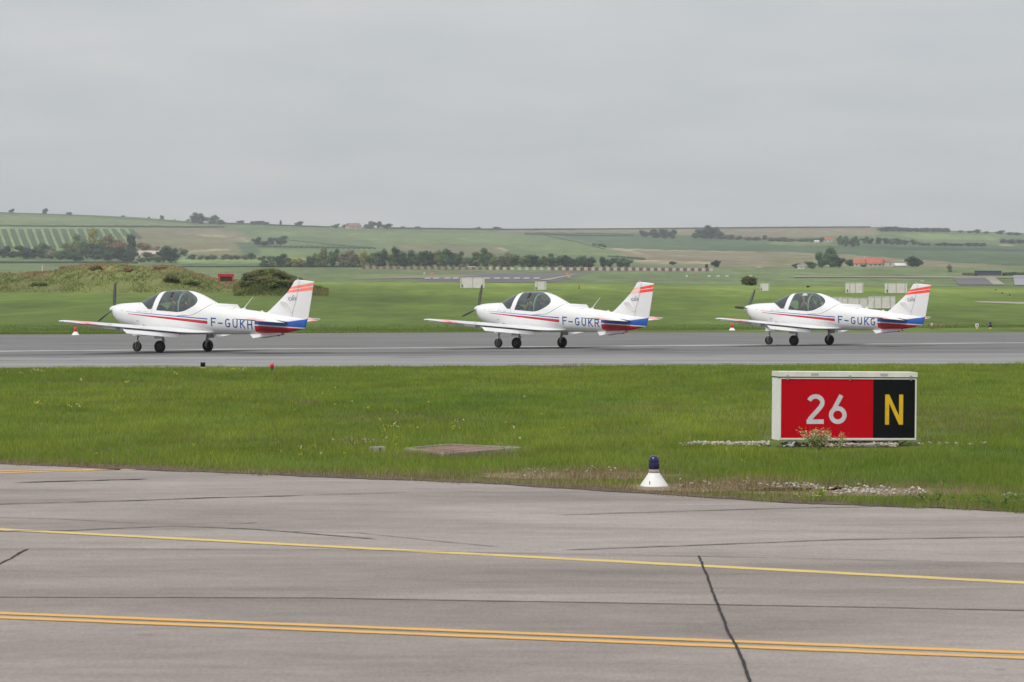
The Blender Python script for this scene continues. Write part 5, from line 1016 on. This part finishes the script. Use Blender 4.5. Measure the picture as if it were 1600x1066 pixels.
ADJ = {'dark': 'dark green', 'mid': 'mid green', 'olive': 'olive green', 'rust': 'rust brown', 'yellow': 'yellow green', 'grey': 'grey brown', 'scrub': 'dark olive', 'moss': 'mossy green', 'olive_scrub': 'brownish olive'}; ORD = 'first second third fourth fifth sixth seventh eighth ninth tenth eleventh twelfth thirteenth fourteenth fifteenth sixteenth seventeenth eighteenth nineteenth twentieth'.split()
def ordinal(i):
    if i < 20: return ORD[i]
    tens = {2: 'twenty', 3: 'thirty', 4: 'forty', 5: 'fifty'}; i += 1
    return (tens[i // 10] + ('' if i % 10 == 0 else '-' + ORD[i % 10 - 1])).replace('twenty ', 'twentieth') if i % 10 else {2: 'twentieth', 3: 'thirtieth', 4: 'fortieth', 5: 'fiftieth'}[i // 10]
ncr = [0]
def tree(px, base, wpx, hpx, kind, shape, label, group, lo=1250, hi=3495, lift=0, name='tree'):
    p = gp(px, base, lo, hi); k = p.y / F; t = empty(name, (p.x, p.y, p.z + lift * k), random.uniform(0, 6.28), label, 'bush' if name == 'bush' else 'tree', group); ncr[0] += 1
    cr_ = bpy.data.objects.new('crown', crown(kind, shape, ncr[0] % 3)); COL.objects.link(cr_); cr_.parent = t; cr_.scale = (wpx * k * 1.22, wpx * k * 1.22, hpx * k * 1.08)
    if name == 'tree':
        tr = bpy.data.objects.new('trunk', TR); COL.objects.link(tr); tr.parent = t; tr.scale = (hpx * k * .8, hpx * k * .8, hpx * k)
def row(items, where, group, **kw):
    items = sorted(items, key=lambda q: q[0])
    for i, (px, base, w_, h_, kind, shape) in enumerate(items):
        size = 'small' if h_ < 8 else 'medium' if h_ < 18 else 'large'
        tree(px, base, w_, h_, kind, shape, '%s %s tree %s, %s from left' % (size, ADJ[kind], where, ordinal(i)), group, **kw)
scrub_later()
# left copse below the striped vineyard
row([(5, 403, 26, 20, 'mid', 'round'), (20, 403, 22, 13, 'dark', 'bush'), (40, 405, 34, 22, 'dark', 'dense'), (52, 404, 22, 16, 'mid', 'round'), (66, 404, 24, 22, 'mid', 'dense'), (80, 405, 26, 18, 'grey', 'round'), (72, 400, 18, 21, 'mid', 'round'), (95, 406, 26, 18, 'mid', 'bush'), (108, 404, 28, 26, 'olive', 'round'), (122, 402, 26, 34, 'olive', 'tall'), (135, 405, 26, 30, 'mid', 'round'), (146, 404, 27, 44, 'yellow', 'tall'), (150, 406, 32, 26, 'dark', 'dense'), (163, 404, 24, 38, 'olive', 'round'), (172, 404, 36, 36, 'rust', 'dense'), (186, 402, 24, 30, 'rust', 'round'), (168, 408, 30, 22, 'dark', 'dense'), (190, 408, 32, 24, 'dark', 'dense'), (205, 404, 20, 38, 'dark', 'tall'), (202, 409, 28, 20, 'dark', 'dense'), (118, 408, 30, 16, 'dark', 'bush'), (228, 395, 26, 18, 'rust', 'round'), (240, 398, 18, 14, 'rust', 'round'), (233, 409, 24, 16, 'grey', 'round'), (246, 410, 18, 14, 'olive', 'round'), (256, 410, 22, 26, 'dark', 'round'), (268, 411, 30, 28, 'dark', 'dense'), (220, 410, 18, 10, 'olive', 'bush'), (288, 400, 14, 11, 'mid', 'round'), (284, 396, 10, 10, 'yellow', 'round')],
    'in copse beyond left mound', 'trees of the left copse')
row([(300 + i * 12 + random.uniform(-3, 3), 408 if i > 8 else 406, random.uniform(12, 18), random.uniform(7, 12), random.choice(['olive', 'mid', 'grey', 'grey', 'mid']), random.choice(['bush', 'round'])) for i in range(12)], 'in low line right of left copse', 'low trees right of the left copse')
belt = []
for px, h, kd in [(412, 10, 'mid'), (424, 12, 'olive'), (438, 22, 'dark'), (450, 14, 'olive'), (462, 15, 'yellow'), (474, 14, 'grey'), (486, 16, 'mid'), (497, 24, 'olive'), (508, 30, 'olive'), (520, 30, 'mid'), (533, 22, 'grey'), (545, 27, 'grey'), (556, 25, 'grey'), (567, 27, 'yellow'), (578, 24, 'olive'), (590, 22, 'mid'), (600, 28, 'dark'), (610, 22, 'olive'), (619, 29, 'dark'), (630, 24, 'dark'), (641, 27, 'mid'), (652, 27, 'mid'), (662, 24, 'dark'), (673, 25, 'dark'), (683, 24, 'olive'), (694, 27, 'mid'), (704, 29, 'dark'), (714, 26, 'mid'), (724, 17, 'grey'), (735, 18, 'mid'), (748, 22, 'olive'), (760, 28, 'mid'), (771, 22, 'olive'), (782, 20, 'grey'), (793, 23, 'olive'), (804, 20, 'mid'), (815, 21, 'olive'), (826, 19, 'mid'), (837, 20, 'dark'), (848, 19, 'olive'), (859, 20, 'mid'), (870, 18, 'mid'), (881, 20, 'dark'), (892, 18, 'dark'), (903, 19, 'mid'), (914, 18, 'dark'), (922, 16, 'dark')]:
    belt.append((px + random.uniform(-2, 2), 419 if px > 560 else 418, random.uniform(17, 23), h, kd, random.choice(['round', 'dense', 'tall'])))
row(belt, 'in long belt behind striped barriers', 'trees of the long belt', lo=1360)
row([(942, 418.5, 15, 17, 'dark', 'dense'), (953, 418.5, 16, 15, 'dark', 'round'), (968, 418.5, 16, 16, 'mid', 'round'), (979, 418.5, 18, 15, 'mid', 'dense')], 'in short group right of long belt', 'short group right of the long belt', lo=1360)
row([(18, 331.8, 9, 8, 'dark', 'round'), (70, 333.5, 11, 11, 'dark', 'round'), (108, 335.5, 10, 5, 'dark', 'bush'), (193, 339.5, 8, 3.5, 'mid', 'bush'), (233, 341.5, 5, 3, 'mid', 'bush'), (253, 342, 9, 9, 'mid', 'tall'), (273, 343, 5, 7, 'mid', 'tall'), (293, 345, 8, 8, 'olive', 'round'), (305, 349, 18, 16, 'mid', 'dense'), (314, 350, 24, 19, 'dark', 'dense'), (333, 350, 20, 15, 'mid', 'round'), (344, 351, 16, 10, 'mid', 'bush')], 'on left skyline above vineyard', 'trees on the left skyline')
row([(375, 349.5, 14, 6, 'dark', 'bush'), (396, 350, 10, 5, 'dark', 'bush'), (405, 350.5, 16, 7, 'dark', 'bush'), (415, 351, 10, 5, 'dark', 'bush'), (439, 353, 6, 8, 'dark', 'tall'), (468, 353.5, 14, 8, 'dark', 'round'), (524, 357, 12, 8, 'mid', 'round'), (538, 356.5, 12, 7, 'dark', 'bush'), (551, 355, 9, 6, 'grey', 'round'), (572, 357, 10, 8, 'dark', 'bush'), (580, 357.5, 15, 12, 'dark', 'dense'), (592, 356.5, 12, 11, 'dark', 'round'), (605, 358, 20, 9, 'mid', 'round'), (630, 357, 8, 4, 'mid', 'bush'), (653, 357, 9, 4, 'dark', 'bush'), (745, 357, 12, 8, 'dark', 'round'), (777, 358, 13, 6, 'dark', 'bush')], 'on the middle skyline', 'trees on the middle skyline')
row([(402, 383, 16, 13, 'dark', 'round'), (424, 382, 14, 11, 'dark', 'dense'), (438, 383, 22, 15, 'dark', 'dense'), (412, 384, 16, 9, 'dark', 'bush')], 'in small group above the belt', 'slope trees above the belt')
row([(1008, 371, 18, 12, 'dark', 'dense'), (1024, 372, 22, 14, 'dark', 'dense'), (1038, 373, 22, 16, 'dark', 'dense'), (1050, 373, 18, 15, 'dark', 'round'), (1088, 372.5, 20, 11, 'dark', 'bush'), (1100, 373.5, 24, 16, 'dark', 'round'), (1113, 374, 30, 23, 'dark', 'dense'), (1125, 374, 20, 15, 'dark', 'round'), (1140, 374.5, 18, 10, 'dark', 'bush'), (1154, 375, 14, 8, 'mid', 'bush'), (1170, 376, 16, 8, 'grey', 'bush'), (1182, 376, 14, 7, 'dark', 'bush'), (1195, 375, 10, 9, 'dark', 'bush')], 'on slope above second aircraft tail', 'dark slope trees')
row([(1250, 418, 5, 12, 'grey', 'bush'), (929, 384.5, 8, 5, 'mid', 'bush'), (938, 385.5, 10, 6, 'mid', 'bush'), (945, 387, 6, 5, 'dark', 'bush'), (1051, 414, 12, 7, 'dark', 'bush'), (1104, 419, 5, 8, 'dark', 'bush'), (1119, 418, 17, 12, 'dark', 'round')][1:], 'on pale field right of centre', 'scattered trees on the pale field', name='tree')
row([(1244, 419, 14, 9, 'dark', 'bush'), (1268, 420, 18, 12, 'mid', 'round'), (1285, 418.5, 24, 27, 'mid', 'dense'), (1300, 418, 26, 32, 'mid', 'dense'), (1310, 418.5, 18, 20, 'dark', 'round'), (1328, 416, 20, 13, 'dark', 'bush'), (1349, 417.5, 10, 5, 'mid', 'bush'), (1425, 417, 26, 17, 'dark', 'dense'), (1434, 417, 16, 14, 'dark', 'round'), (1484, 430, 11, 13, 'grey', 'round')], 'around red roofed farm', 'trees around the red roofed farm', lo=1200)
row([(1204 + i * 11 + random.uniform(-2, 2), 377.5 + i * .15, 15, random.uniform(7, 10), random.choice(['dark', 'mid', 'dark', 'grey']), random.choice(['bush', 'round'])) for i in range(8)] + [(1312, 383, 12, 14, 'mid', 'tall'), (1321, 386, 14, 18, 'mid', 'round'), (1332, 386, 14, 18, 'dark', 'round'), (1340, 384, 10, 13, 'mid', 'round')] + [(1350 + i * 11 + random.uniform(-2, 2), 381 + i * .3, 14, random.uniform(8, 12), random.choice(['dark', 'mid', 'mid']), 'round') for i in range(8)] + [(1440 + i * 12 + random.uniform(-3, 3), 384 + i * .15, 13, random.uniform(5, 8), random.choice(['dark', 'mid', 'grey', 'dark']), 'bush') for i in range(9)],
    'in belt across right slope', 'trees of the right slope belt', lo=1400)
row([(1378 + i * 9, 362 + (i > 4) * .5, 15, 8 if i not in (1, 2) else 10, 'dark', 'bush') for i in range(12)] + [(1455, 361.5, 8, 5, 'dark', 'bush'), (1465, 362, 12, 7, 'dark', 'bush'), (1480, 363, 10, 5, 'dark', 'bush'), (1500, 364, 10, 5, 'mid', 'bush'), (1515, 364.5, 9, 5, 'dark', 'bush'), (1527, 365, 13, 7, 'dark', 'round'), (1540, 365.5, 10, 5, 'mid', 'bush'), (1563, 366.5, 14, 7, 'dark', 'round'), (1577, 367.5, 12, 6, 'dark', 'bush'), (1590, 368, 14, 6, 'dark', 'bush')], 'on the right skyline', 'trees on the right skyline')
row([(1567, 380, 14, 8, 'dark', 'bush'), (1580, 381, 16, 9, 'dark', 'bush'), (1595, 381, 16, 9, 'dark', 'bush')], 'in dark clump at right edge', 'trees at the right edge')
tree(1171, 446.5, 28, 19, 'scrub', 'bush', 'dark spreading bush on the far grass left of the smallest white cabinet', None, lo=300, hi=385, name='bush')
tree(1263, 449.5, 6, 4, 'dark', 'bush', 'tiny dark bush on the grass crest above the F-GUKG cockpit', None, lo=300, hi=385, name='bush')
# clipped hedges and vineyard rows ---------------------------------------------------------------
def hedge(pts, hpx, label, group, name='hedge', col=(.05, .078, .036), lo=1360, dens=1., cat='hedge', wpx=0):
    V = []; Fc = []; C = []; P = [gp(px, py, lo, 3495) for px, py in pts]
    org = P[0]
    for a, b in zip(P, P[1:]):
        L = (b - a).length; n = int(max(4, L / (a.y / F * hpx) * 5 * dens)); k = a.y / F
        if True:
            m = max(1, int(L / (k * 12)))
            for i in range(m):
                q0, q1 = a.lerp(b, i / m), a.lerp(b, (i + 1) / m); z0, z1 = float(T(q0.x, q0.y)), float(T(q1.x, q1.y)); o = len(V); h_ = hpx * k * .72; dd_ = (b - a).normalized(); nn = Vector((-dd_.y, dd_.x)) * (wpx * k if wpx else h_)
                for q, z in ((q0, z0), (q1, z1)):
                    for dy_, dz_ in ((-.5, -.3), (-.35, h_), (.35, h_), (.5, -.3)): V.append((q.x + nn.x * dy_, q.y + nn.y * dy_, float(T(q.x + nn.x * dy_, q.y + nn.y * dy_)) + dz_))
                for u in range(3): Fc.append((o + u, o + u + 1, o + u + 5)); Fc.append((o + u, o + u + 5, o + u + 4))
                C += [tuple(x * .9 for x in col)] * 8
        for _ in range(n):
            f = random.random(); q = a.lerp(b, f); z = float(T(q.x, q.y)); s = hpx * k * random.uniform(.2, .5); dd_ = (b - a).normalized(); ww_ = random.uniform(-.5, .5) * (wpx * k if wpx else hpx * k * .6); c = Vector((q.x - dd_.y * ww_, q.y + dd_.x * ww_, float(T(q.x - dd_.y * ww_, q.y + dd_.x * ww_)) + hpx * k * random.uniform(.1, .85))); o = len(V)
            for _i in range(3): V.append(tuple(c + Vector((random.uniform(-1, 1), random.uniform(-1, 1), random.uniform(-.7, .7))) * s))
            Fc.append((o, o + 1, o + 2)); bb = random.uniform(.75, 1.3); C += [tuple(x * bb for x in col)] * 3
    V = np.array([tuple(v) for v in V]) - np.array(org[:]); o = link(name, np_mesh(name, V, np.array(Fc), np.array(C)), M_veg); o.location = org; tag(o, label, cat, group)
hg = 'dark hedgerows across the hills'
hedge([(-150, 353), (0, 354), (120, 355), (200, 355), (350, 355.5)], 3, 'long dark hedge above the striped vineyard', hg)
hedge([(0, 333), (90, 336), (200, 342), (300, 348)], 1.0, 'thin hedge line just under the left skyline', hg)
hedge([(-150, 412), (0, 411.5), (110, 411.5), (215, 412)], 4, 'dark hedge at the foot of the left copse', hg)
hedge([(280, 419), (400, 419.5), (480, 420)], 2.8, 'dark vine hedge on the flat right of the left copse', hg); hedge([(290, 405), (400, 404), (440, 404)], 1.6, 'low hedge between the light green strips right of the copse', hg)
hedge([(400, 420.5), (480, 421), (566, 421)], 3.6, 'dark hedge on the flat left of the striped barriers', hg); hedge([(350, 350), (430, 353), (515, 356)], 2.8, 'dark hedge along the skyline left of the ridge house', hg)
hedge([(610, 357.8), (700, 359), (800, 360), (900, 359.5)], 3.6, 'dark hedge along the middle skyline', hg); hedge([(900, 359), (1000, 358.5), (1100, 357.5), (1240, 356.3), (1360, 355.8)], 2.8, 'straight dark hedge along the skyline right of centre', hg)
hedge([(820, 366.5), (900, 369), (990, 369.5)], 2.4, 'dark hedge under the brown band in the centre', hg); hedge([(430, 373), (500, 381), (585, 388)], 1.3, 'hedge bordering the dark vine slope above the belt', hg)
hedge([(950, 401), (980, 403), (1008, 406)], 2, 'short hedge left on the pale field', hg); hedge([(840, 365), (900, 378), (945, 390)], 1, 'thin hedge dividing the green slopes at centre', hg)
for i in range(21):   # striped vineyard on the left slope
    x0 = -60 + i * 13.2; d = 10 + i * .2; top = (x0, 358.5 if x0 < 210 else 359); b_ = 388 if x0 < 110 else 388 - (x0 - 110) * .16
    hedge([top, (x0 + d * .45, 358.5 + (b_ - 358.5) * .5), (x0 + d, b_)], 1.1, 'vine row of the striped left vineyard, %s from its left end' % ordinal(i), 'vine rows of the striped vineyard', 'vine_row', (.085, .135, .06), dens=.5, cat='vine row', wpx=8.6)
for i in range(22):
    x0 = 404 + i * 8.3; hedge([(x0, 384.8 + i * .14), (x0 + 9, 386.8 + i * .13)], 1.7, 'short slanting vine row above the belt, %s from the left' % ordinal(i), 'short vine rows above the belt', 'vine_row', (.05, .08, .035), dens=.6, cat='vine row')
# ------------------------------------------------------------------ houses
M_wall = mat('pale_render_wall', (.50, .46, .41), .9); M_roof = mat('red_tile_roof', (.40, .12, .07), .85, noise=(.6, .25, 5, (1, 1, 1))); M_roof2 = mat('grey_roof', (.26, .25, .26), .85); M_tin = mat('white_roof', (.62, .62, .62), .7); M_win = mat('dark_window', (.03, .03, .035), .3)
def house(px0, px1, base, eave, ridge, label, wallm=M_wall, roofm=M_roof, rz=0, nwin=2, lo=1250, dep=9, chim=False, name='farmhouse', cat='house'):
    p = gp((px0 + px1) / 2, base, lo, 3495); k = p.y / F; W = (px1 - px0) * k; He = (base - eave) * k; Hr = (base - ridge) * k; t = empty(name, p, R(rz), label, cat)
    box_obj('wall', (0, dep / 2, He / 2 - .4), (W, dep, He + .8), wallm, t)
    o_ = .35; v = [(-W / 2 - o_, -o_, He - .1), (W / 2 + o_, -o_, He - .1), (W / 2 + o_, dep + o_, He - .1), (-W / 2 - o_, dep + o_, He - .1), (-W / 2 - o_, dep / 2, Hr), (W / 2 + o_, dep / 2, Hr)]
    rf = link('roof', mesh('roof', v, [(0, 1, 5, 4), (2, 3, 4, 5), (0, 4, 3), (1, 2, 5), (0, 3, 2, 1)]), roofm, t)
    if chim: box_obj('chimney', (W * .25, dep / 2, Hr + .4), (.8, .8, 1.4), wallm, rf)
    for i in range(nwin): box_obj('window' if i else 'door', (-W / 2 + (i + .7) * W / (nwin + .4), -.03, He * .5), (min(1.2, W * .1), .1, He * .42), M_win, t)
    return t
house(1334, 1357, 416.3, 411.5, 404, 'left wing of the red roofed farm on the right slope', nwin=3, rz=-6, chim=True); house(1356, 1386, 416.5, 412, 403, 'long middle building of the red roofed farm', nwin=4, rz=3, dep=12); house(1384, 1398, 416.8, 409, 404, 'pale gabled building at the right end of the red roofed farm', nwin=1, roofm=mat('brown_roof', (.25, .15, .11), .85))
house(1400, 1416, 417, 415, 411, 'low shed with a whitish roof right of the red farm', roofm=M_tin, nwin=0); house(1247, 1257, 420, 416.5, 413.5, 'small white hut left of the big tree by the farm', wallm=mat('white_render', (.75, .75, .73), .8), roofm=M_roof2, nwin=1, dep=4)
house(1286, 1301, 378.5, 374.5, 371.5, 'small red roofed house in the right slope belt', nwin=2, lo=1400); house(1273, 1280, 379.5, 377.5, 375.5, 'small white gabled house left of the slope belt house', roofm=M_tin, nwin=1, lo=1400, dep=5)
house(545, 566, 358, 353, 348.5, 'pink walled farmhouse on the middle skyline', wallm=mat('pink_render', (.50, .36, .30), .9), roofm=mat('weathered_tile_roof', (.24, .14, .11), .9), nwin=2, lo=1500, rz=28, dep=14); house(210, 246, 405, 398, 391.5, 'pale farmhouse with a greyish roof in the left copse', roofm=mat('pale_tile_roof', (.50, .42, .38), .9), nwin=3, dep=10); house(523, 533, 411, 407, 403.5, 'small pinkish house glimpsed in the long tree belt', nwin=1, dep=5); house(59, 74, 398, 392, 388, 'small pale house glimpsed at the left of the copse', nwin=1, dep=5)
house(1528, 1565, 430.5, 423.5, 422.6, 'long dark flat roofed shed near the right edge', wallm=mat('dark_navy_cladding', (.05, .055, .085), .7), roofm=mat('dark_navy_cladding', (.05, .055, .085)), nwin=0, lo=1000, dep=8, name='storage_shed', cat='shed')
hedge([(1568, 431), (1585, 430), (1610, 431.5)], 6, 'dark scrub clump right of the long dark shed', hg, lo=1000, name='scrub'); hedge([(1505, 430), (1525, 431)], 5, 'brown green scrub left of the long dark shed', hg, lo=1000, name='scrub', col=(.10, .10, .05))
# parked vehicles far away
def far_car(px, py, wpx, label, col, van=False):
    p = gp(px, py, 1000, 2500); k = p.y / F; L = wpx * k; t = empty('parked_car', p, 0, label, 'van' if van else 'car', 'vehicles parked far off'); bm = bmesh.new(); h = L * .26
    pr = [(-.5, .12), (-.5, .55), (-.42, .62), (-.3, 1.0), (.22, 1.0), (.34, .62), (.49, .5), (.5, .12)] if not van else [(-.5, .12), (-.5, 1.15), (.3, 1.15), (.42, .65), (.5, .55), (.5, .12)]
    f = [bm.verts.new((x * L, -L * .2, z * h + .15)) for x, z in pr]; b = [bm.verts.new((x * L, L * .2, z * h + .15)) for x, z in pr]; bm.faces.new(f); bm.faces.new(b[::-1])
    for i in range(len(pr)): bm.faces.new((f[i], f[(i + 1) % len(pr)], b[(i + 1) % len(pr)], b[i]))
    link('body', bm_mesh('body', bm), col, t); box_obj('side_window', (-.02 * L, 0, h * .82), (.45 * L, L * .405, h * .28), M_win, t)
    for x in (-.3, .3): lathe_obj('wheel', [(0, -L * .2 - .05), (.3, -L * .2 - .05), (.3, -L * .2 + .1), (0, -L * .2 + .1)], M_black, t, 12, 'Y', (x * L, 0, .3))
far_car(1187, 420, 9, 'small white car far off below the dark slope trees', M_cone); far_car(1298, 417.5, 9, 'white van parked right of the big farm tree', M_cone, True); far_car(738, 420.8, 14, 'white and red trailer behind the striped barriers', mat('dull_white', (.6, .55, .53), .6), True)
for i, (px, l) in enumerate([(1073, 'small white marker cone, leftmost on the far airfield'), (1108, 'white airfield marker second from the left'), (1122, 'white airfield marker third from the left'), (1136, 'white airfield marker fourth from the left'), (1173, 'white airfield marker above the dark bush')]):
    p = gp(px, 432.5 if i else 433, 900, 1400); k = p.y / F; t = empty('airfield_marker', p, 0, l, 'marker', 'white markers on the far airfield'); box_obj('panel', (0, 0, 1.2 * k), ((4.2 if i else 2.4) * k, .5, (1.9 if i else 3.6) * k), M_cone, t); box_obj('foot', (0, 0, .2), (1.4 * k, .6, .6), M_grey, t)
for px, py, w_, c, l in [(1085, 431, 3, M_rlens, 'small red marker on the far airfield'), (889, 434.5, 4.5, M_ylamp, 'small yellow board at the right end of the far runway'), (1441, 440.5, 5, mat('dull_yellow_board', (.5, .42, .2), .7), 'pale yellow board on the far grass near the fin of F-GUKG'), (675, 428, 9, mat('orange_mesh', (.55, .16, .08), .7), 'low orange barrier left of the far runway'), (886, 428.5, 9, mat('orange_mesh', (.55, .16, .08)), 'low orange barrier right of the far runway'), (663, 429, 2.2, M_cone, 'small white board left of the orange barrier'), (204, 413.5, 8, M_red, 'red panel showing over the left mound')]:
    p = gp(px, py, 900, 1400); k = p.y / F; t = empty('airfield_board', p, 0, l, 'board'); box_obj('board', (0, 0, 1.5 * k), (w_ * k, .3, 2.4 * k), c, t); box_obj('foot', (0, 0, .2), (w_ * k * .5, .5, .4), M_grey, t)
# striped barriers ----------------------------------------------------------------------------
def block_mesh():
    bm = bmesh.new(); add_box(bm, (0, 0, .5), (1, 1, 1)); 
    for v in bm.verts:
        if v.co.z > .9: v.co.y *= .6; v.co.x *= .97
    bmesh.ops.bevel(bm, geom=bm.edges[:], offset=.03, segments=1, affect='EDGES'); return bm_mesh('barrier_block', bm)
BK = [block_mesh(), block_mesh(), block_mesh()]; BK[0].materials.append(mat('faded_barrier_red', (.16, .065, .055), .8)); BK[1].materials.append(mat('barrier_white', (.42, .40, .37), .8)); BK[2].materials.append(mat('dull_barrier_olive', (.25, .245, .20), .85))
x = 566.; i = 0; nr = nw = 0
while x < 1112:
    wpx = 5.2 if x < 780 else 5.6; red = (i % 2 == 0); kd = 0 if red else (2 if x < 760 else 1)
    if 800 < x < 860 and red: x += wpx + .2; i += 1; continue
    py = 420.6 + (x - 566) * .0065; p = gp(x + wpx / 2, py, 1100, 1400); k = p.y / F; o = bpy.data.objects.new('barrier_block', BK[kd]); COL.objects.link(o); o.location = p; o.scale = (wpx * k * .96, 1.2, (4.9 if x > 860 else 4.4) * k)
    if red: nr += 1; n_ = nr
    else: nw += 1; n_ = nw
    tag(o, '%s block of the striped barrier row, %s %s one from the left' % (('dull red', 'white', 'olive')[kd], ordinal(n_ - 1), 'red' if red else 'pale'), 'barrier', 'red and pale barrier blocks along the far airfield'); x += wpx + .15; i += 1
# ------------------------------------------------------------------ air
bm = bmesh.new(); add_box(bm, (0, 1880, 110), (6400, 4000, 222 + 2)); hz = link('haze', bm_mesh('haze', bm), None, kind='stuff')
hm = bpy.data.materials.new('haze'); hm.use_nodes = True; t = hm.node_tree; t.nodes.clear(); o = t.nodes.new('ShaderNodeOutputMaterial'); v = t.nodes.new('ShaderNodeVolumePrincipled')
v.inputs['Color'].default_value = (.93, .96, 1, 1); v.inputs['Density'].default_value = .00014; v.inputs['Anisotropy'].default_value = .2; t.links.new(v.outputs[0], o.inputs['Volume']); hz.data.materials.append(hm)
